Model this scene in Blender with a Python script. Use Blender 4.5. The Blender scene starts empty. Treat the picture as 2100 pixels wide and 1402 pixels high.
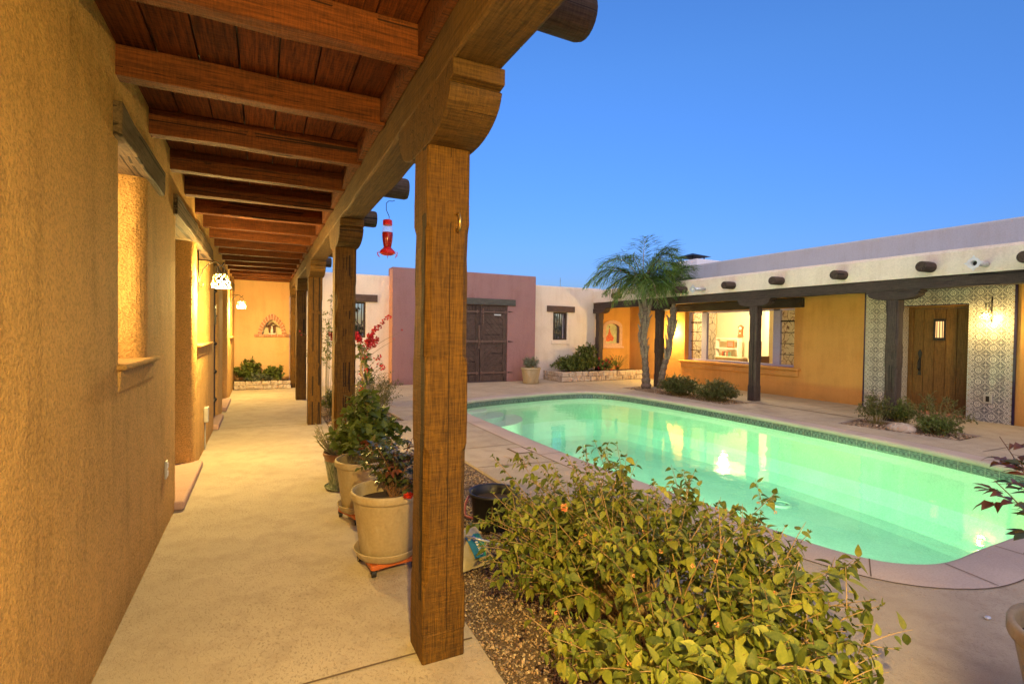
import bpy, bmesh, math, random
import numpy as np
from mathutils import Vector, Matrix
random.seed(7); RNG = np.random.default_rng(11)
S = bpy.context.scene
COL = S.collection
PI = math.pi
sin, cos = math.sin, math.cos

# ------------------------------------------------------------------ camera
F_PX, YAW, PIT, ROL = 1046.35, .4556, -.0189, .0137
def setup_camera():
    c, s = cos(YAW), sin(YAW); cp, sp = cos(PIT), sin(PIT); cr, sr = cos(ROL), sin(ROL)
    R = Vector((c, -s, 0)); F0 = Vector((s, c, 0)); U0 = Vector((0, 0, 1))
    F = cp*F0 + sp*U0; U = -sp*F0 + cp*U0
    R2 = cr*R + sr*U; U2 = -sr*R + cr*U
    cam = bpy.data.cameras.new('camera'); o = bpy.data.objects.new('camera', cam); COL.objects.link(o)
    cam.sensor_width = 36; cam.lens = F_PX/2100*36; cam.clip_start = .02; cam.clip_end = 3000
    M = Matrix(((R2.x, U2.x, -F.x, 0), (R2.y, U2.y, -F.y, 0), (R2.z, U2.z, -F.z, 1.5), (0, 0, 0, 1)))
    o.matrix_world = M
    S.camera = o
setup_camera()
# ------------------------------------------------------------------ world: dusk sky, sun just set behind the camera
SKY_STRENGTH = .24
SUN_EL, SUN_ROT = 2.0, 205.0
w = bpy.data.worlds.new('World'); S.world = w; w.use_nodes = True
nt = w.node_tree; nt.nodes.clear()
sky = nt.nodes.new('ShaderNodeTexSky'); sky.sky_type = 'NISHITA'; sky.sun_disc = False
sky.sun_elevation = math.radians(SUN_EL); sky.sun_rotation = math.radians(SUN_ROT)
sky.air_density = 1.0; sky.dust_density = 0.0; sky.ozone_density = 4.0
bg = nt.nodes.new('ShaderNodeBackground'); bg.inputs[1].default_value = SKY_STRENGTH
out = nt.nodes.new('ShaderNodeOutputWorld')
tc = nt.nodes.new('ShaderNodeTexCoord'); sx = nt.nodes.new('ShaderNodeSeparateXYZ'); nt.links.new(tc.outputs['Generated'], sx.inputs[0])
rp = nt.nodes.new('ShaderNodeValToRGB'); cr_ = rp.color_ramp; cr_.elements[0].position = 0; cr_.elements[0].color = (.40,.50,1.0,1)
cr_.elements[1].position = .45; cr_.elements[1].color = (1.0,.86,1.0,1); e_ = cr_.elements.new(.16); e_.color = (.74,.68,.98,1)
nt.links.new(sx.outputs[2], rp.inputs[0])
mu_ = nt.nodes.new('ShaderNodeMix'); mu_.data_type = 'RGBA'; mu_.blend_type = 'MULTIPLY'; mu_.inputs[0].default_value = 1
nt.links.new(sky.outputs[0], mu_.inputs[6]); nt.links.new(rp.outputs[0], mu_.inputs[7])
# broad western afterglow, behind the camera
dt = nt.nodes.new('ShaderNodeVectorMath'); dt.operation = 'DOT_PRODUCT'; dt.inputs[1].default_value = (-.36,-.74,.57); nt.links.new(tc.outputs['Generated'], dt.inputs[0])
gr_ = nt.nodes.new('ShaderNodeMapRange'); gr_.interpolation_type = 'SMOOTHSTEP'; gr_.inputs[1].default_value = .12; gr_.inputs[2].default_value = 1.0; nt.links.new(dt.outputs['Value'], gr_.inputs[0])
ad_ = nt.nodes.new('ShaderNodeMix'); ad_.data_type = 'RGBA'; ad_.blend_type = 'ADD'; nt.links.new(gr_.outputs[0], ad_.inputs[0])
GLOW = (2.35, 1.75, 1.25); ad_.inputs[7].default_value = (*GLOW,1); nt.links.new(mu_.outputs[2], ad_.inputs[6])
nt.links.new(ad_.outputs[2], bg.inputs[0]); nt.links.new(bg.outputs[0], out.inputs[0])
S.view_settings.view_transform = 'Standard'; S.view_settings.look = 'None'
S.view_settings.exposure = 1.6; S.view_settings.gamma = 1.0
S.render.engine = 'CYCLES'
S.cycles.use_denoising = True
S.cycles.max_bounces = 8; S.cycles.diffuse_bounces = 4; S.cycles.glossy_bounces = 4
S.cycles.transparent_max_bounces = 12; S.cycles.transmission_bounces = 6
S.cycles.sample_clamp_indirect = 6; S.cycles.caustics_reflective = False; S.cycles.caustics_refractive = False
WARM = (1.0, .69, .21)

# ------------------------------------------------------------------ mesh builder
class MB:
    def __init__(s): s.v = []; s.f = []; s.m = []
    def add(s, vs, fs, mi=0):
        b = len(s.v); s.v += [tuple(p) for p in vs]
        for f in fs: s.f.append(tuple(b+i for i in f)); s.m.append(mi)
        return s
    def box(s, x0, x1, y0, y1, z0, z1, mi=0):
        return s.add([(x0,y0,z0),(x1,y0,z0),(x1,y1,z0),(x0,y1,z0),(x0,y0,z1),(x1,y0,z1),(x1,y1,z1),(x0,y1,z1)],
                     [(0,3,2,1),(4,5,6,7),(0,1,5,4),(1,2,6,5),(2,3,7,6),(3,0,4,7)], mi)
    def quad(s, a, b, c, d, mi=0): return s.add([a,b,c,d], [(0,1,2,3)], mi)
    def prism(s, poly, axis, a, b, mi=0, caps=True):
        # poly: 2-D points; axis x: (y,z), y: (x,z), z: (x,y)
        def P(p, t):
            return (t,p[0],p[1]) if axis=='x' else ((p[0],t,p[1]) if axis=='y' else (p[0],p[1],t))
        n = len(poly); vs = [P(p,a) for p in poly]+[P(p,b) for p in poly]
        fs = [(i,(i+1)%n,n+(i+1)%n,n+i) for i in range(n)]
        if caps: fs += [tuple(range(n-1,-1,-1)), tuple(range(n,2*n))]
        return s.add(vs, fs, mi)
    def tube(s, path, rad, n=8, mi=0, caps=True):
        path = [Vector(p) for p in path]
        if not hasattr(rad,'__len__'): rad = [rad]*len(path)
        vs = []; up = None
        for i,p in enumerate(path):
            d = (path[min(i+1,len(path)-1)]-path[max(i-1,0)]).normalized()
            if up is None: up = Vector((0,0,1)) if abs(d.z)<.9 else Vector((1,0,0))
            a = d.cross(up).normalized(); b = a.cross(d).normalized(); up = b
            for k in range(n):
                t = 2*PI*k/n; vs.append(p+rad[i]*(a*cos(t)+b*sin(t)))
        fs = [(i*n+k,i*n+(k+1)%n,(i+1)*n+(k+1)%n,(i+1)*n+k) for i in range(len(path)-1) for k in range(n)]
        if caps: fs += [tuple(range(n-1,-1,-1)), tuple(range((len(path)-1)*n,len(path)*n))]
        return s.add(vs, fs, mi)
    def lathe(s, prof, c, n=32, mi=0, skip=None, sq=None):
        vs = []
        for r,z in prof:
            for k in range(n):
                t = 2*PI*k/n; vs.append((c[0]+r*cos(t), c[1]+r*sin(t), c[2]+z))
        fs = []
        for i in range(len(prof)-1):
            for k in range(n):
                if skip and skip(i,k): continue
                fs.append((i*n+k,i*n+(k+1)%n,(i+1)*n+(k+1)%n,(i+1)*n+k))
        return s.add(vs, fs, mi)
    def ball(s, c, r, n=10, mi=0, sc=(1,1,1)):
        prof = [(max(r*sin(PI*i/n),1e-4), -r*cos(PI*i/n)) for i in range(n+1)]
        b = len(s.v); s.lathe(prof, (0,0,0), n+4, mi)
        for i in range(b,len(s.v)):
            v = s.v[i]; s.v[i] = (c[0]+v[0]*sc[0], c[1]+v[1]*sc[1], c[2]+v[2]*sc[2])
        return s

def wloc(p):
    l = Vector((0,0,0))
    while p is not None: l += p.location; p = p.parent
    return l
def obj(name, mb, mats, parent=None, smooth=False, bevel=0, bseg=2, world=True, solid=0, subd=0, up=False):
    if isinstance(mb, MB): V, Fc, Mi = np.array(mb.v, dtype=float), mb.f, mb.m
    else: V, Fc, Mi = mb
    V = np.asarray(V, float)
    if world and parent is not None: V = V - np.array(wloc(parent))
    me = bpy.data.meshes.new(name)
    if isinstance(Fc, np.ndarray):
        nf, k = Fc.shape
        me.vertices.add(len(V)); me.vertices.foreach_set('co', V.astype(np.float32).ravel())
        me.loops.add(nf*k); me.loops.foreach_set('vertex_index', Fc.astype(np.int32).ravel())
        me.polygons.add(nf); me.polygons.foreach_set('loop_start', np.arange(0,nf*k,k,dtype=np.int32))
        me.polygons.foreach_set('loop_total', np.full(nf,k,dtype=np.int32))
        me.update(calc_edges=True)
        if Mi is not None: me.polygons.foreach_set('material_index', np.asarray(Mi,dtype=np.int32))
    else:
        me.from_pydata([tuple(p) for p in V], [], Fc); me.update()
        if Mi: me.polygons.foreach_set('material_index', Mi)
        bm = bmesh.new(); bm.from_mesh(me); bmesh.ops.recalc_face_normals(bm, faces=bm.faces)
        if up:
            bm.normal_update()
            for f in bm.faces:
                if f.normal.z < 0: f.normal_flip()
        bm.to_mesh(me); bm.free()
    if not isinstance(mats,(list,tuple)): mats = [mats]
    for m in mats: me.materials.append(m)
    if smooth: me.polygons.foreach_set('use_smooth', [True]*len(me.polygons))
    o = bpy.data.objects.new(name, me); COL.objects.link(o)
    if parent is not None: o.parent = parent
    if solid:
        m = o.modifiers.new('s','SOLIDIFY'); m.thickness = solid; m.offset = 0
    if bevel:
        m = o.modifiers.new('b','BEVEL'); m.width = bevel; m.segments = bseg; m.limit_method = 'ANGLE'; m.angle_limit = math.radians(40)
        try: m.harden_normals = False
        except Exception: pass
    if subd:
        m = o.modifiers.new('u','SUBSURF'); m.levels = subd; m.render_levels = subd
    return o
def tag(o, label, cat, group=None):
    o['label'] = label; o['category'] = cat
    if group: o['group'] = group
    return o
def thing(name, label, cat, loc, group=None):
    o = bpy.data.objects.new(name, None); COL.objects.link(o); o.location = loc
    o.empty_display_size = .1
    return tag(o, label, cat, group)
def struct(name, mb, mats, kind='structure', **k):
    o = obj(name, mb, mats, **k); o['kind'] = kind; return o

# ------------------------------------------------------------------ materials
class NT:
    def __init__(s, name):
        s.mat = bpy.data.materials.new(name); s.mat.use_nodes = True
        s.t = s.mat.node_tree; s.t.nodes.clear()
        s.out = s.n('ShaderNodeOutputMaterial')
    def n(s, typ, **k):
        nd = s.t.nodes.new(typ)
        for a,b in k.items(): setattr(nd,a,b)
        return nd
    def l(s, a, b): s.t.links.new(a,b)
    def inp(s, nd, i, v):
        if v is None: return
        if hasattr(v,'is_output') or isinstance(v, bpy.types.NodeSocket): s.l(v, nd.inputs[i])
        else: nd.inputs[i].default_value = v
    def math(s, op, a, b=None, c=None, clamp=False):
        nd = s.n('ShaderNodeMath', operation=op, use_clamp=clamp); s.inp(nd,0,a); s.inp(nd,1,b); s.inp(nd,2,c); return nd.outputs[0]
    def pos(s, scale=(1,1,1), rot=(0,0,0), off=(0,0,0)):
        g = s.n('ShaderNodeNewGeometry'); m = s.n('ShaderNodeMapping')
        m.inputs['Scale'].default_value = scale; m.inputs['Rotation'].default_value = rot; m.inputs['Location'].default_value = off
        s.l(g.outputs['Position'], m.inputs[0]); return m.outputs[0]
    def noise(s, vec, scale, detail=4, rough=.55, dist=0):
        nd = s.n('ShaderNodeTexNoise'); s.l(vec, nd.inputs['Vector']); nd.inputs['Scale'].default_value = scale
        nd.inputs['Detail'].default_value = detail; nd.inputs['Roughness'].default_value = rough; nd.inputs['Distortion'].default_value = dist
        return nd.outputs[0]
    def ramp(s, fac, stops, interp='LINEAR'):
        nd = s.n('ShaderNodeValToRGB'); cr = nd.color_ramp; cr.interpolation = interp
        while len(cr.elements) < len(stops): cr.elements.new(.5)
        for e,(p,c) in zip(cr.elements, stops):
            e.position = p; e.color = (c[0],c[1],c[2],1) if hasattr(c,'__len__') else (c,c,c,1)
        s.inp(nd,0,fac); return nd.outputs[0]
    def mix(s, fac, a, b, mode='MIX'):
        nd = s.n('ShaderNodeMix', data_type='RGBA', blend_type=mode); s.inp(nd,0,fac)
        for i,v in ((6,a),(7,b)):
            if isinstance(v,(tuple,list)): nd.inputs[i].default_value = (v[0],v[1],v[2],1)
            else: s.l(v, nd.inputs[i])
        return nd.outputs[2]
    def bump(s, h, strength, dist=.01, normal=None):
        nd = s.n('ShaderNodeBump'); s.inp(nd,'Height',h); nd.inputs['Strength'].default_value = strength; nd.inputs['Distance'].default_value = dist
        if normal is not None: s.l(normal, nd.inputs['Normal'])
        return nd.outputs[0]
    def bsdf(s, color, rough=.8, bump=None, metal=0, spec=.5, emit=None, estr=0, trans=0, ior=1.45, sss=0):
        b = s.n('ShaderNodeBsdfPrincipled')
        s.inp(b,'Base Color', (color[0],color[1],color[2],1) if isinstance(color,(tuple,list)) else color)
        s.inp(b,'Roughness', rough); b.inputs['Metallic'].default_value = metal
        b.inputs['Specular IOR Level'].default_value = spec; b.inputs['IOR'].default_value = ior
        b.inputs['Transmission Weight'].default_value = trans
        if bump is not None: s.l(bump, b.inputs['Normal'])
        if emit is not None:
            s.inp(b,'Emission Color', (emit[0],emit[1],emit[2],1) if isinstance(emit,(tuple,list)) else emit); b.inputs['Emission Strength'].default_value = estr
        s.l(b.outputs[0], s.out.inputs[0]); return b

def m_plain(name, c, rough=.7, metal=0, spec=.5, var=.12, scale=18, bump=.15):
    t = NT(name); p = t.pos(); n = t.noise(p, scale, 5)
    lo = tuple(x*(1-var) for x in c); hi = tuple(min(1,x*(1+var)) for x in c)
    t.bsdf(t.ramp(n, [(.3,lo),(.7,hi)]), rough, t.bump(n, bump, .004), metal, spec); return t.mat
def m_stucco(name, c, stain=.25, grain=55, strength=.55, dist=.012):
    t = NT(name); p = t.pos()
    n1 = t.noise(p, grain, 6, .62); n2 = t.noise(p, 2.2, 4, .6); n3 = t.noise(t.pos((4,4,.45)), 1.6, 5, .65)
    n4 = t.noise(p, 9, 4, .6)
    f = t.math('ADD', t.math('MULTIPLY', n2, .45), t.math('MULTIPLY', n3, .55))
    dk = tuple(x*(1-stain)*k for x,k in zip(c,(1,.96,.92))); lt = tuple(min(1,x*(1+stain*.35)) for x in c)
    col = t.ramp(f, [(.34,dk),(.5,c),(.66,lt)])
    col = t.mix(.10+.32*strength**2, col, t.ramp(n1, [(.36,tuple(x*.42 for x in c)),(.50,c),(.62,tuple(min(1,x*1.35) for x in c))]))  # speckle puts highlights and shade of the grain relief into the colour
    n5 = t.noise(p, 3.2, 3, .5, .8)
    h = t.math('ADD', t.math('ADD', n1, t.math('MULTIPLY', n4, 1.1)), t.math('MULTIPLY', n5, 2.4))
    sp_ = t.n('ShaderNodeSeparateXYZ'); t.l(t.pos(), sp_.inputs[0])
    dirt = t.math('MULTIPLY', t.ramp(t.math('ADD', sp_.outputs[2], t.math('MULTIPLY', n4, .25)), [(.10,1),(.38,0)]), .35)
    col = t.mix(dirt, col, tuple(x*.45 for x in c))
    t.bsdf(col, .92, t.bump(h, strength, dist), spec=.2); return t.mat
def m_wood(name, c1, c2, axis='z', grain=26, bump=.5, crack=.6, rough=.75, rings=0, spec=.35, dark=None, gdist=.006):
    t = NT(name); k = .055
    sc = {'x':(k,1,1),'y':(1,k,1),'z':(1,1,k)}[axis]
    oi = t.n('ShaderNodeObjectInfo'); 
    g = t.n('ShaderNodeNewGeometry'); ad = t.n('ShaderNodeVectorMath', operation='ADD'); 
    cmb = t.n('ShaderNodeCombineXYZ'); rr = t.math('MULTIPLY', oi.outputs['Random'], 37.0)
    for i in range(3): t.l(rr, cmb.inputs[i])
    t.l(g.outputs['Position'], ad.inputs[0]); t.l(cmb.outputs[0], ad.inputs[1])
    mp = t.n('ShaderNodeMapping'); mp.inputs['Scale'].default_value = sc; t.l(ad.outputs[0], mp.inputs[0]); p = mp.outputs[0]
    n1 = t.noise(p, grain, 8, .65, .35); n2 = t.noise(p, grain*5, 4, .6, .2); n3 = t.noise(ad.outputs[0], 2.3, 3)
    col = t.ramp(n1, [(.32,c1),(.68,c2)])
    h = t.math('ADD', n1, t.math('MULTIPLY', n2, .45))
    if rings:
        wv = t.n('ShaderNodeTexWave', wave_type='RINGS', rings_direction={'x':'X','y':'Y','z':'Z'}[axis], wave_profile='SAW')
        m2 = t.n('ShaderNodeMapping'); m2.inputs['Scale'].default_value = {'x':(.14,1,1),'y':(1,.14,1),'z':(1,1,.14)}[axis]; t.l(ad.outputs[0], m2.inputs[0])
        t.l(m2.outputs[0], wv.inputs[0]); wv.inputs['Scale'].default_value = rings; wv.inputs['Distortion'].default_value = 3.2
        wv.inputs['Detail'].default_value = 3; wv.inputs['Detail Scale'].default_value = 2.2; wv.inputs['Detail Roughness'].default_value = .6
        col = t.mix(.9, col, t.ramp(wv.outputs[1], [(.0,tuple(x*.35 for x in c1)),(.45,c1),(1,c2)]), 'MIX')
        h = t.math('ADD', h, t.math('MULTIPLY', wv.outputs[1], 1.2))
    col = t.mix(.35, col, t.ramp(n3, [(.3,tuple(x*.5 for x in c1)),(.7,c2)]))
    scx = {'x':(1,.12,.12),'y':(.12,1,.12),'z':(.12,.12,1)}[axis]
    m4 = t.n('ShaderNodeMapping'); m4.inputs['Scale'].default_value = scx; t.l(ad.outputs[0], m4.inputs[0]); n6 = t.noise(m4.outputs[0], 120, 3, .6, .3)
    h = t.math('ADD', h, t.math('MULTIPLY', n6, .8)); col = t.mix(.28, col, t.ramp(n6, [(.38,tuple(x*.4 for x in c1)),(.62,tuple(min(1,x*1.3) for x in c2))]))
    col = t.mix(.38, col, t.ramp(n2, [(.38,tuple(x*.3 for x in c1)),(.62,tuple(min(1,x*1.25) for x in c2))]))
    if crack:
        sc2 = {'x':(.007,1,1),'y':(1,.007,1),'z':(1,1,.007)}[axis]
        m3 = t.n('ShaderNodeMapping'); m3.inputs['Scale'].default_value = sc2; t.l(ad.outputs[0], m3.inputs[0])
        nc = t.noise(m3.outputs[0], 9, 2, .5, .15)
        d = t.math('ABSOLUTE', t.math('SUBTRACT', nc, .5))
        cr = t.math('LESS_THAN', d, .0085*crack)
        msk = t.math('MULTIPLY', cr, t.math('GREATER_THAN', t.noise(ad.outputs[0], 2.2, 2), .46))
        col = t.mix(t.math('MULTIPLY', msk, .85), col, tuple(x*.12 for x in c1))
        h = t.math('SUBTRACT', h, t.math('MULTIPLY', msk, 2.0))
    rv = t.math('MULTIPLY_ADD', oi.outputs['Random'], .35, .82)
    hs = t.n('ShaderNodeHueSaturation'); t.l(col, hs.inputs['Color']); t.l(rv, hs.inputs['Value'])
    t.bsdf(hs.outputs[0], rough, t.bump(h, bump, gdist), spec=spec); return t.mat
def m_leaf(name, cols, rough=.5, spec=.35, trans=.25, back=None):
    t = NT(name); g = t.n('ShaderNodeNewGeometry'); r = g.outputs['Random Per Island']
    k = len(cols); col = t.ramp(r, [(i/(k-1) if k>1 else 0, c) for i,c in enumerate(cols)])
    n = t.noise(t.pos(), 90, 3); col = t.mix(.25, col, t.ramp(n, [(.3,tuple(x*.5 for x in cols[0])),(.7,cols[-1])]))
    b = t.bsdf(col, rough, t.bump(n, .25, .002), spec=spec)
    tr = t.n('ShaderNodeBsdfTranslucent'); t.l(t.mix(.5, col, (.25,.3,.03)), tr.inputs[0])
    mx = t.n('ShaderNodeMixShader'); mx.inputs[0].default_value = trans
    t.l(b.outputs[0], mx.inputs[1]); t.l(tr.outputs[0], mx.inputs[2]); t.l(mx.outputs[0], t.out.inputs[0]); return t.mat
def m_emit(name, c, s):
    t = NT(name); e = t.n('ShaderNodeEmission'); e.inputs[0].default_value = (*c,1); e.inputs[1].default_value = s
    t.l(e.outputs[0], t.out.inputs[0]); return t.mat

M = {}
M['stucco_tan'] = m_stucco('stucco_tan', (.76,.445,.145), .38, 85, 1.0, .035)
M['stucco_peach'] = m_stucco('stucco_peach', (.68,.42,.20), .12, 60, .5)
M['stucco_ochre'] = m_stucco('stucco_ochre', (.62,.31,.085), .15, 60, .4)
M['stucco_cream'] = m_stucco('stucco_cream', (.72,.62,.52), .12, 40, .35)
M['stucco_pink'] = m_stucco('stucco_pink', (.295,.165,.163), .16, 40, .5)
M['stucco_grey'] = m_stucco('stucco_grey', (.47,.48,.50), .08, 40, .35)
M['pink_edge'] = m_plain('orange_edge', (.55,.28,.17), .85)  # left side of the gate wall, a lighter orange than its front
WB1, WB2 = (.085,.043,.016), (.21,.115,.045)
M['post_wood'] = m_wood('post_wood', (.042,.017,.001), (.165,.078,.006), 'z', 34, 1.0, 2.0)
M['corbel_wood'] = m_wood('corbel_wood', (.045,.021,.004), (.13,.068,.013), 'x', 22, .9, .7)
M['beam_wood'] = m_wood('beam_wood', (.045,.024,.006), (.135,.075,.018), 'y', 20, 1.0, 0)
M['joist_wood'] = m_wood('joist_wood', (.045,.012,.002), (.16,.046,.007), 'x', 24, .9, 1.4)
M['board_wood'] = m_wood('board_wood', (.026,.005,.001), (.19,.05,.007), 'y', 22, .6, 0, rings=14)
M['viga_wood'] = m_wood('viga_wood', (.03,.02,.015), (.095,.062,.045), 'x', 24, .6, 1.2)
M['dark_wood'] = m_wood('dark_wood', (.028,.019,.015), (.08,.056,.044), 'z', 26, .5, 1)
M['dark_wood_y'] = m_wood('dark_wood_y', (.028,.019,.015), (.08,.056,.044), 'y', 26, .5, 1)
M['dark_wood_x'] = m_wood('dark_wood_x', (.055,.034,.026), (.14,.09,.07), 'x', 26, .5, 1)
M['gate_wood'] = m_wood('gate_wood', (.035,.02,.016), (.10,.066,.054), 'z', 30, .6, 1)
M['gate_wood_d'] = m_wood('gate_plank_wood', (.03,.018,.014), (.115,.076,.062), 'x', 30, .6, 1)
M['lintel_wood'] = m_wood('lintel_wood', (.07,.045,.022), (.17,.115,.06), 'y', 20, .7, 2.2)
M['iron'] = m_plain('black_iron', (.03,.026,.024), .5, .6, .5)
M['galv'] = m_plain('galvanised_metal', (.6,.63,.68), .35, .5, .5)
M['plastic_tan'] = m_plain('tan_plastic', (.42,.33,.19), .5, var=.07, scale=7, bump=.05)
t = NT('weathered_tan_plastic'); n = t.noise(t.pos((1,1,.5)), 7, 6, .7); n2 = t.noise(t.pos(), 60, 4)
col = t.mix(t.math('MULTIPLY', t.ramp(n, [(.5,0),(.68,1)]), .5), t.ramp(n2, [(.3,(.35,.27,.145)),(.7,(.42,.33,.185))]), (.55,.48,.36)); col = t.mix(t.math('MULTIPLY', t.ramp(n, [(.28,1),(.42,0)]), .5), col, (.2,.14,.07))
t.bsdf(col, t.ramp(n, [(.3,.45),(.7,.8)]), t.bump(n2, .12, .002)); M['plastic_tan'] = t.mat
M['rust_plastic'] = m_plain('orange_plastic', (.50,.13,.03), .45, var=.1, bump=.05)
M['black_plastic'] = m_plain('black_plastic', (.015,.014,.014), .4, bump=.05)
M['soil'] = m_plain('potting_soil', (.055,.035,.022), .95, var=.4, scale=90, bump=.8)
M['bark'] = m_plain('pale_bark', (.24,.17,.10), .85, var=.4, scale=40, bump=.8)
M['stem'] = m_plain('green_stem', (.22,.19,.07), .7, var=.3, scale=60)
M['thorn_stem'] = m_plain('brown_stem', (.17,.085,.04), .6, var=.3, scale=60)
M['white_paint'] = m_plain('white_paint', (.75,.73,.68), .5, var=.04)
M['box_grey'] = m_plain('outlet_metal', (.45,.43,.38), .45, .3)
M['lav_frame'] = m_plain('lavender_frame', (.33,.31,.5), .45, var=.05, bump=.03)
M['red_paint'] = m_plain('red_plastic', (.6,.015,.02), .3, var=.08, bump=.03)
M['brass'] = m_plain('brass', (.6,.42,.15), .35, .9)
M['brick'] = m_plain('red_brick', (.46,.22,.13), .9, var=.3, scale=35, bump=.5)
M['mortar'] = m_plain('mortar', (.6,.52,.4), .95)
M['bulb'] = m_emit('lit_bulb', (1,.72,.38), 45)
M['frost'] = m_emit('frosted_lamp', (1,.75,.4), 12)

# stone rubble
t = NT('rubble_stone'); p = t.pos()
v = t.n('ShaderNodeTexVoronoi', feature='DISTANCE_TO_EDGE'); t.l(p, v.inputs[0]); v.inputs['Scale'].default_value = 7
v2 = t.n('ShaderNodeTexVoronoi'); t.l(p, v2.inputs[0]); v2.inputs['Scale'].default_value = 7
n = t.noise(p, 30, 5)
col = t.mix(.35, t.ramp(v2.outputs['Color'], [(.2,(.30,.22,.15)),(.8,(.55,.44,.33))]), t.ramp(n,[(.3,(.3,.22,.17)),(.7,(.6,.5,.4))]))
col = t.mix(t.math('LESS_THAN', v.outputs[0], .05), col, (.5,.43,.34))
t.bsdf(col, .9, t.bump(t.math('ADD', t.math('MINIMUM', v.outputs[0], .12), t.math('MULTIPLY', n, .15)), .9, .06)); M['rubble'] = t.mat
# deck : knockdown-texture coating over concrete
t = NT('deck_coating'); p = t.pos((1,1.0,1), (0,0,.5))
n1 = t.noise(t.pos((1.0,.6,1),(0,0,.5)), 85, 4, .6, .5); n2 = t.noise(p, 1.1, 4, .6); n3 = t.noise(p, 260, 2)
flat = t.ramp(n1, [(.36,0),(.46,1)])
pit = t.math('MULTIPLY', t.math('SUBTRACT', 1, flat), t.ramp(t.noise(p,1.3,4), [(.40,.10),(.58,1)]))
col = t.ramp(n2, [(.3,(.37,.31,.22)),(.5,(.45,.38,.27)),(.7,(.52,.44,.32))])
n7 = t.noise(p, 4.5, 5, .7); col = t.mix(t.math('MULTIPLY', t.ramp(n7, [(.46,0),(.66,1)]), .5), col, (.27,.21,.15))
col = t.mix(t.math('MULTIPLY', pit, .55), col, (.18,.135,.09))
col = t.mix(.25, col, t.ramp(n3, [(.3,(.2,.15,.1)),(.7,(.6,.5,.4))]))
t.bsdf(col, .8, t.bump(t.math('ADD', flat, t.math('MULTIPLY', n3, .35)), .5, .005), spec=.3); M['deck'] = t.mat
M['joint'] = m_plain('joint_sealer', (.12,.08,.05), .9)
# coping: smoother concrete
t = NT('coping_concrete'); p = t.pos(); n1 = t.noise(p, 90, 4, .6); n2 = t.noise(p, 1.7, 4)
col = t.ramp(n2, [(.3,(.40,.32,.27)),(.7,(.50,.41,.34))]); col = t.mix(.2, col, t.ramp(n1, [(.35,(.22,.17,.14)),(.6,(.52,.44,.37))]))
t.bsdf(col, .75, t.bump(n1, .35, .003), spec=.3); M['coping'] = t.mat
# soil under gravel
M['gravel_base'] = m_plain('gravel_base', (.13,.09,.06), .95, var=.5, scale=120, bump=1)
t = NT('pebbles'); g = t.n('ShaderNodeNewGeometry')
col = t.ramp(g.outputs['Random Per Island'], [(0,(.14,.09,.055)),(.25,(.36,.25,.14)),(.5,(.50,.38,.24)),(.72,(.28,.16,.09)),(.85,(.44,.27,.15)),(1,(.68,.58,.42))])
n = t.noise(t.pos(), 200, 3); col = t.mix(.25, col, t.ramp(n, [(.3,(.1,.07,.05)),(.7,(.5,.4,.3))])); t.bsdf(col, .8, t.bump(n,.3,.002)); M['pebble'] = t.mat
# pool plaster, pool tile, water
t = NT('pool_plaster'); p = t.pos(); n = t.noise(p, 45, 5, .7); n2 = t.noise(p, 1.5, 3)
col = t.mix(.35, t.ramp(n2, [(.3,(.58,.64,.60)),(.7,(.78,.82,.78))]), t.ramp(n, [(.35,(.45,.55,.5)),(.6,(.85,.9,.85))]))
t.bsdf(col, .7); M['plaster'] = t.mat
t = NT('water_surface'); p = t.pos(); n = t.noise(p, 2.1, 3, .5, .3); n2 = t.noise(p, 9, 2)
bmp = t.bump(t.math('ADD', n, t.math('MULTIPLY', n2, .12)), .10, .05)
gb = t.n('ShaderNodeNewGeometry'); fr = t.n('ShaderNodeFresnel'); t.l(t.math('MULTIPLY_ADD', gb.outputs['Backfacing'], 1/1.33-1.33, 1.33), fr.inputs[0]); t.l(bmp, fr.inputs['Normal'])
gl = t.n('ShaderNodeBsdfGlossy'); gl.inputs['Roughness'].default_value = .03; t.l(bmp, gl.inputs['Normal'])
tr = t.n('ShaderNodeBsdfTransparent'); tr.inputs[0].default_value = (.94,1.0,.92,1)
mx = t.n('ShaderNodeMixShader'); t.l(fr.outputs[0], mx.inputs[0]); t.l(tr.outputs[0], mx.inputs[1]); t.l(gl.outputs[0], mx.inputs[2])
t.l(mx.outputs[0], t.out.inputs[0])
va = t.n('ShaderNodeVolumeAbsorption'); va.inputs['Color'].default_value = (.18,.97,.80,1); va.inputs['Density'].default_value = .19; t.l(va.outputs[0], t.out.inputs['Volume']); M['water'] = t.mat
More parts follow.
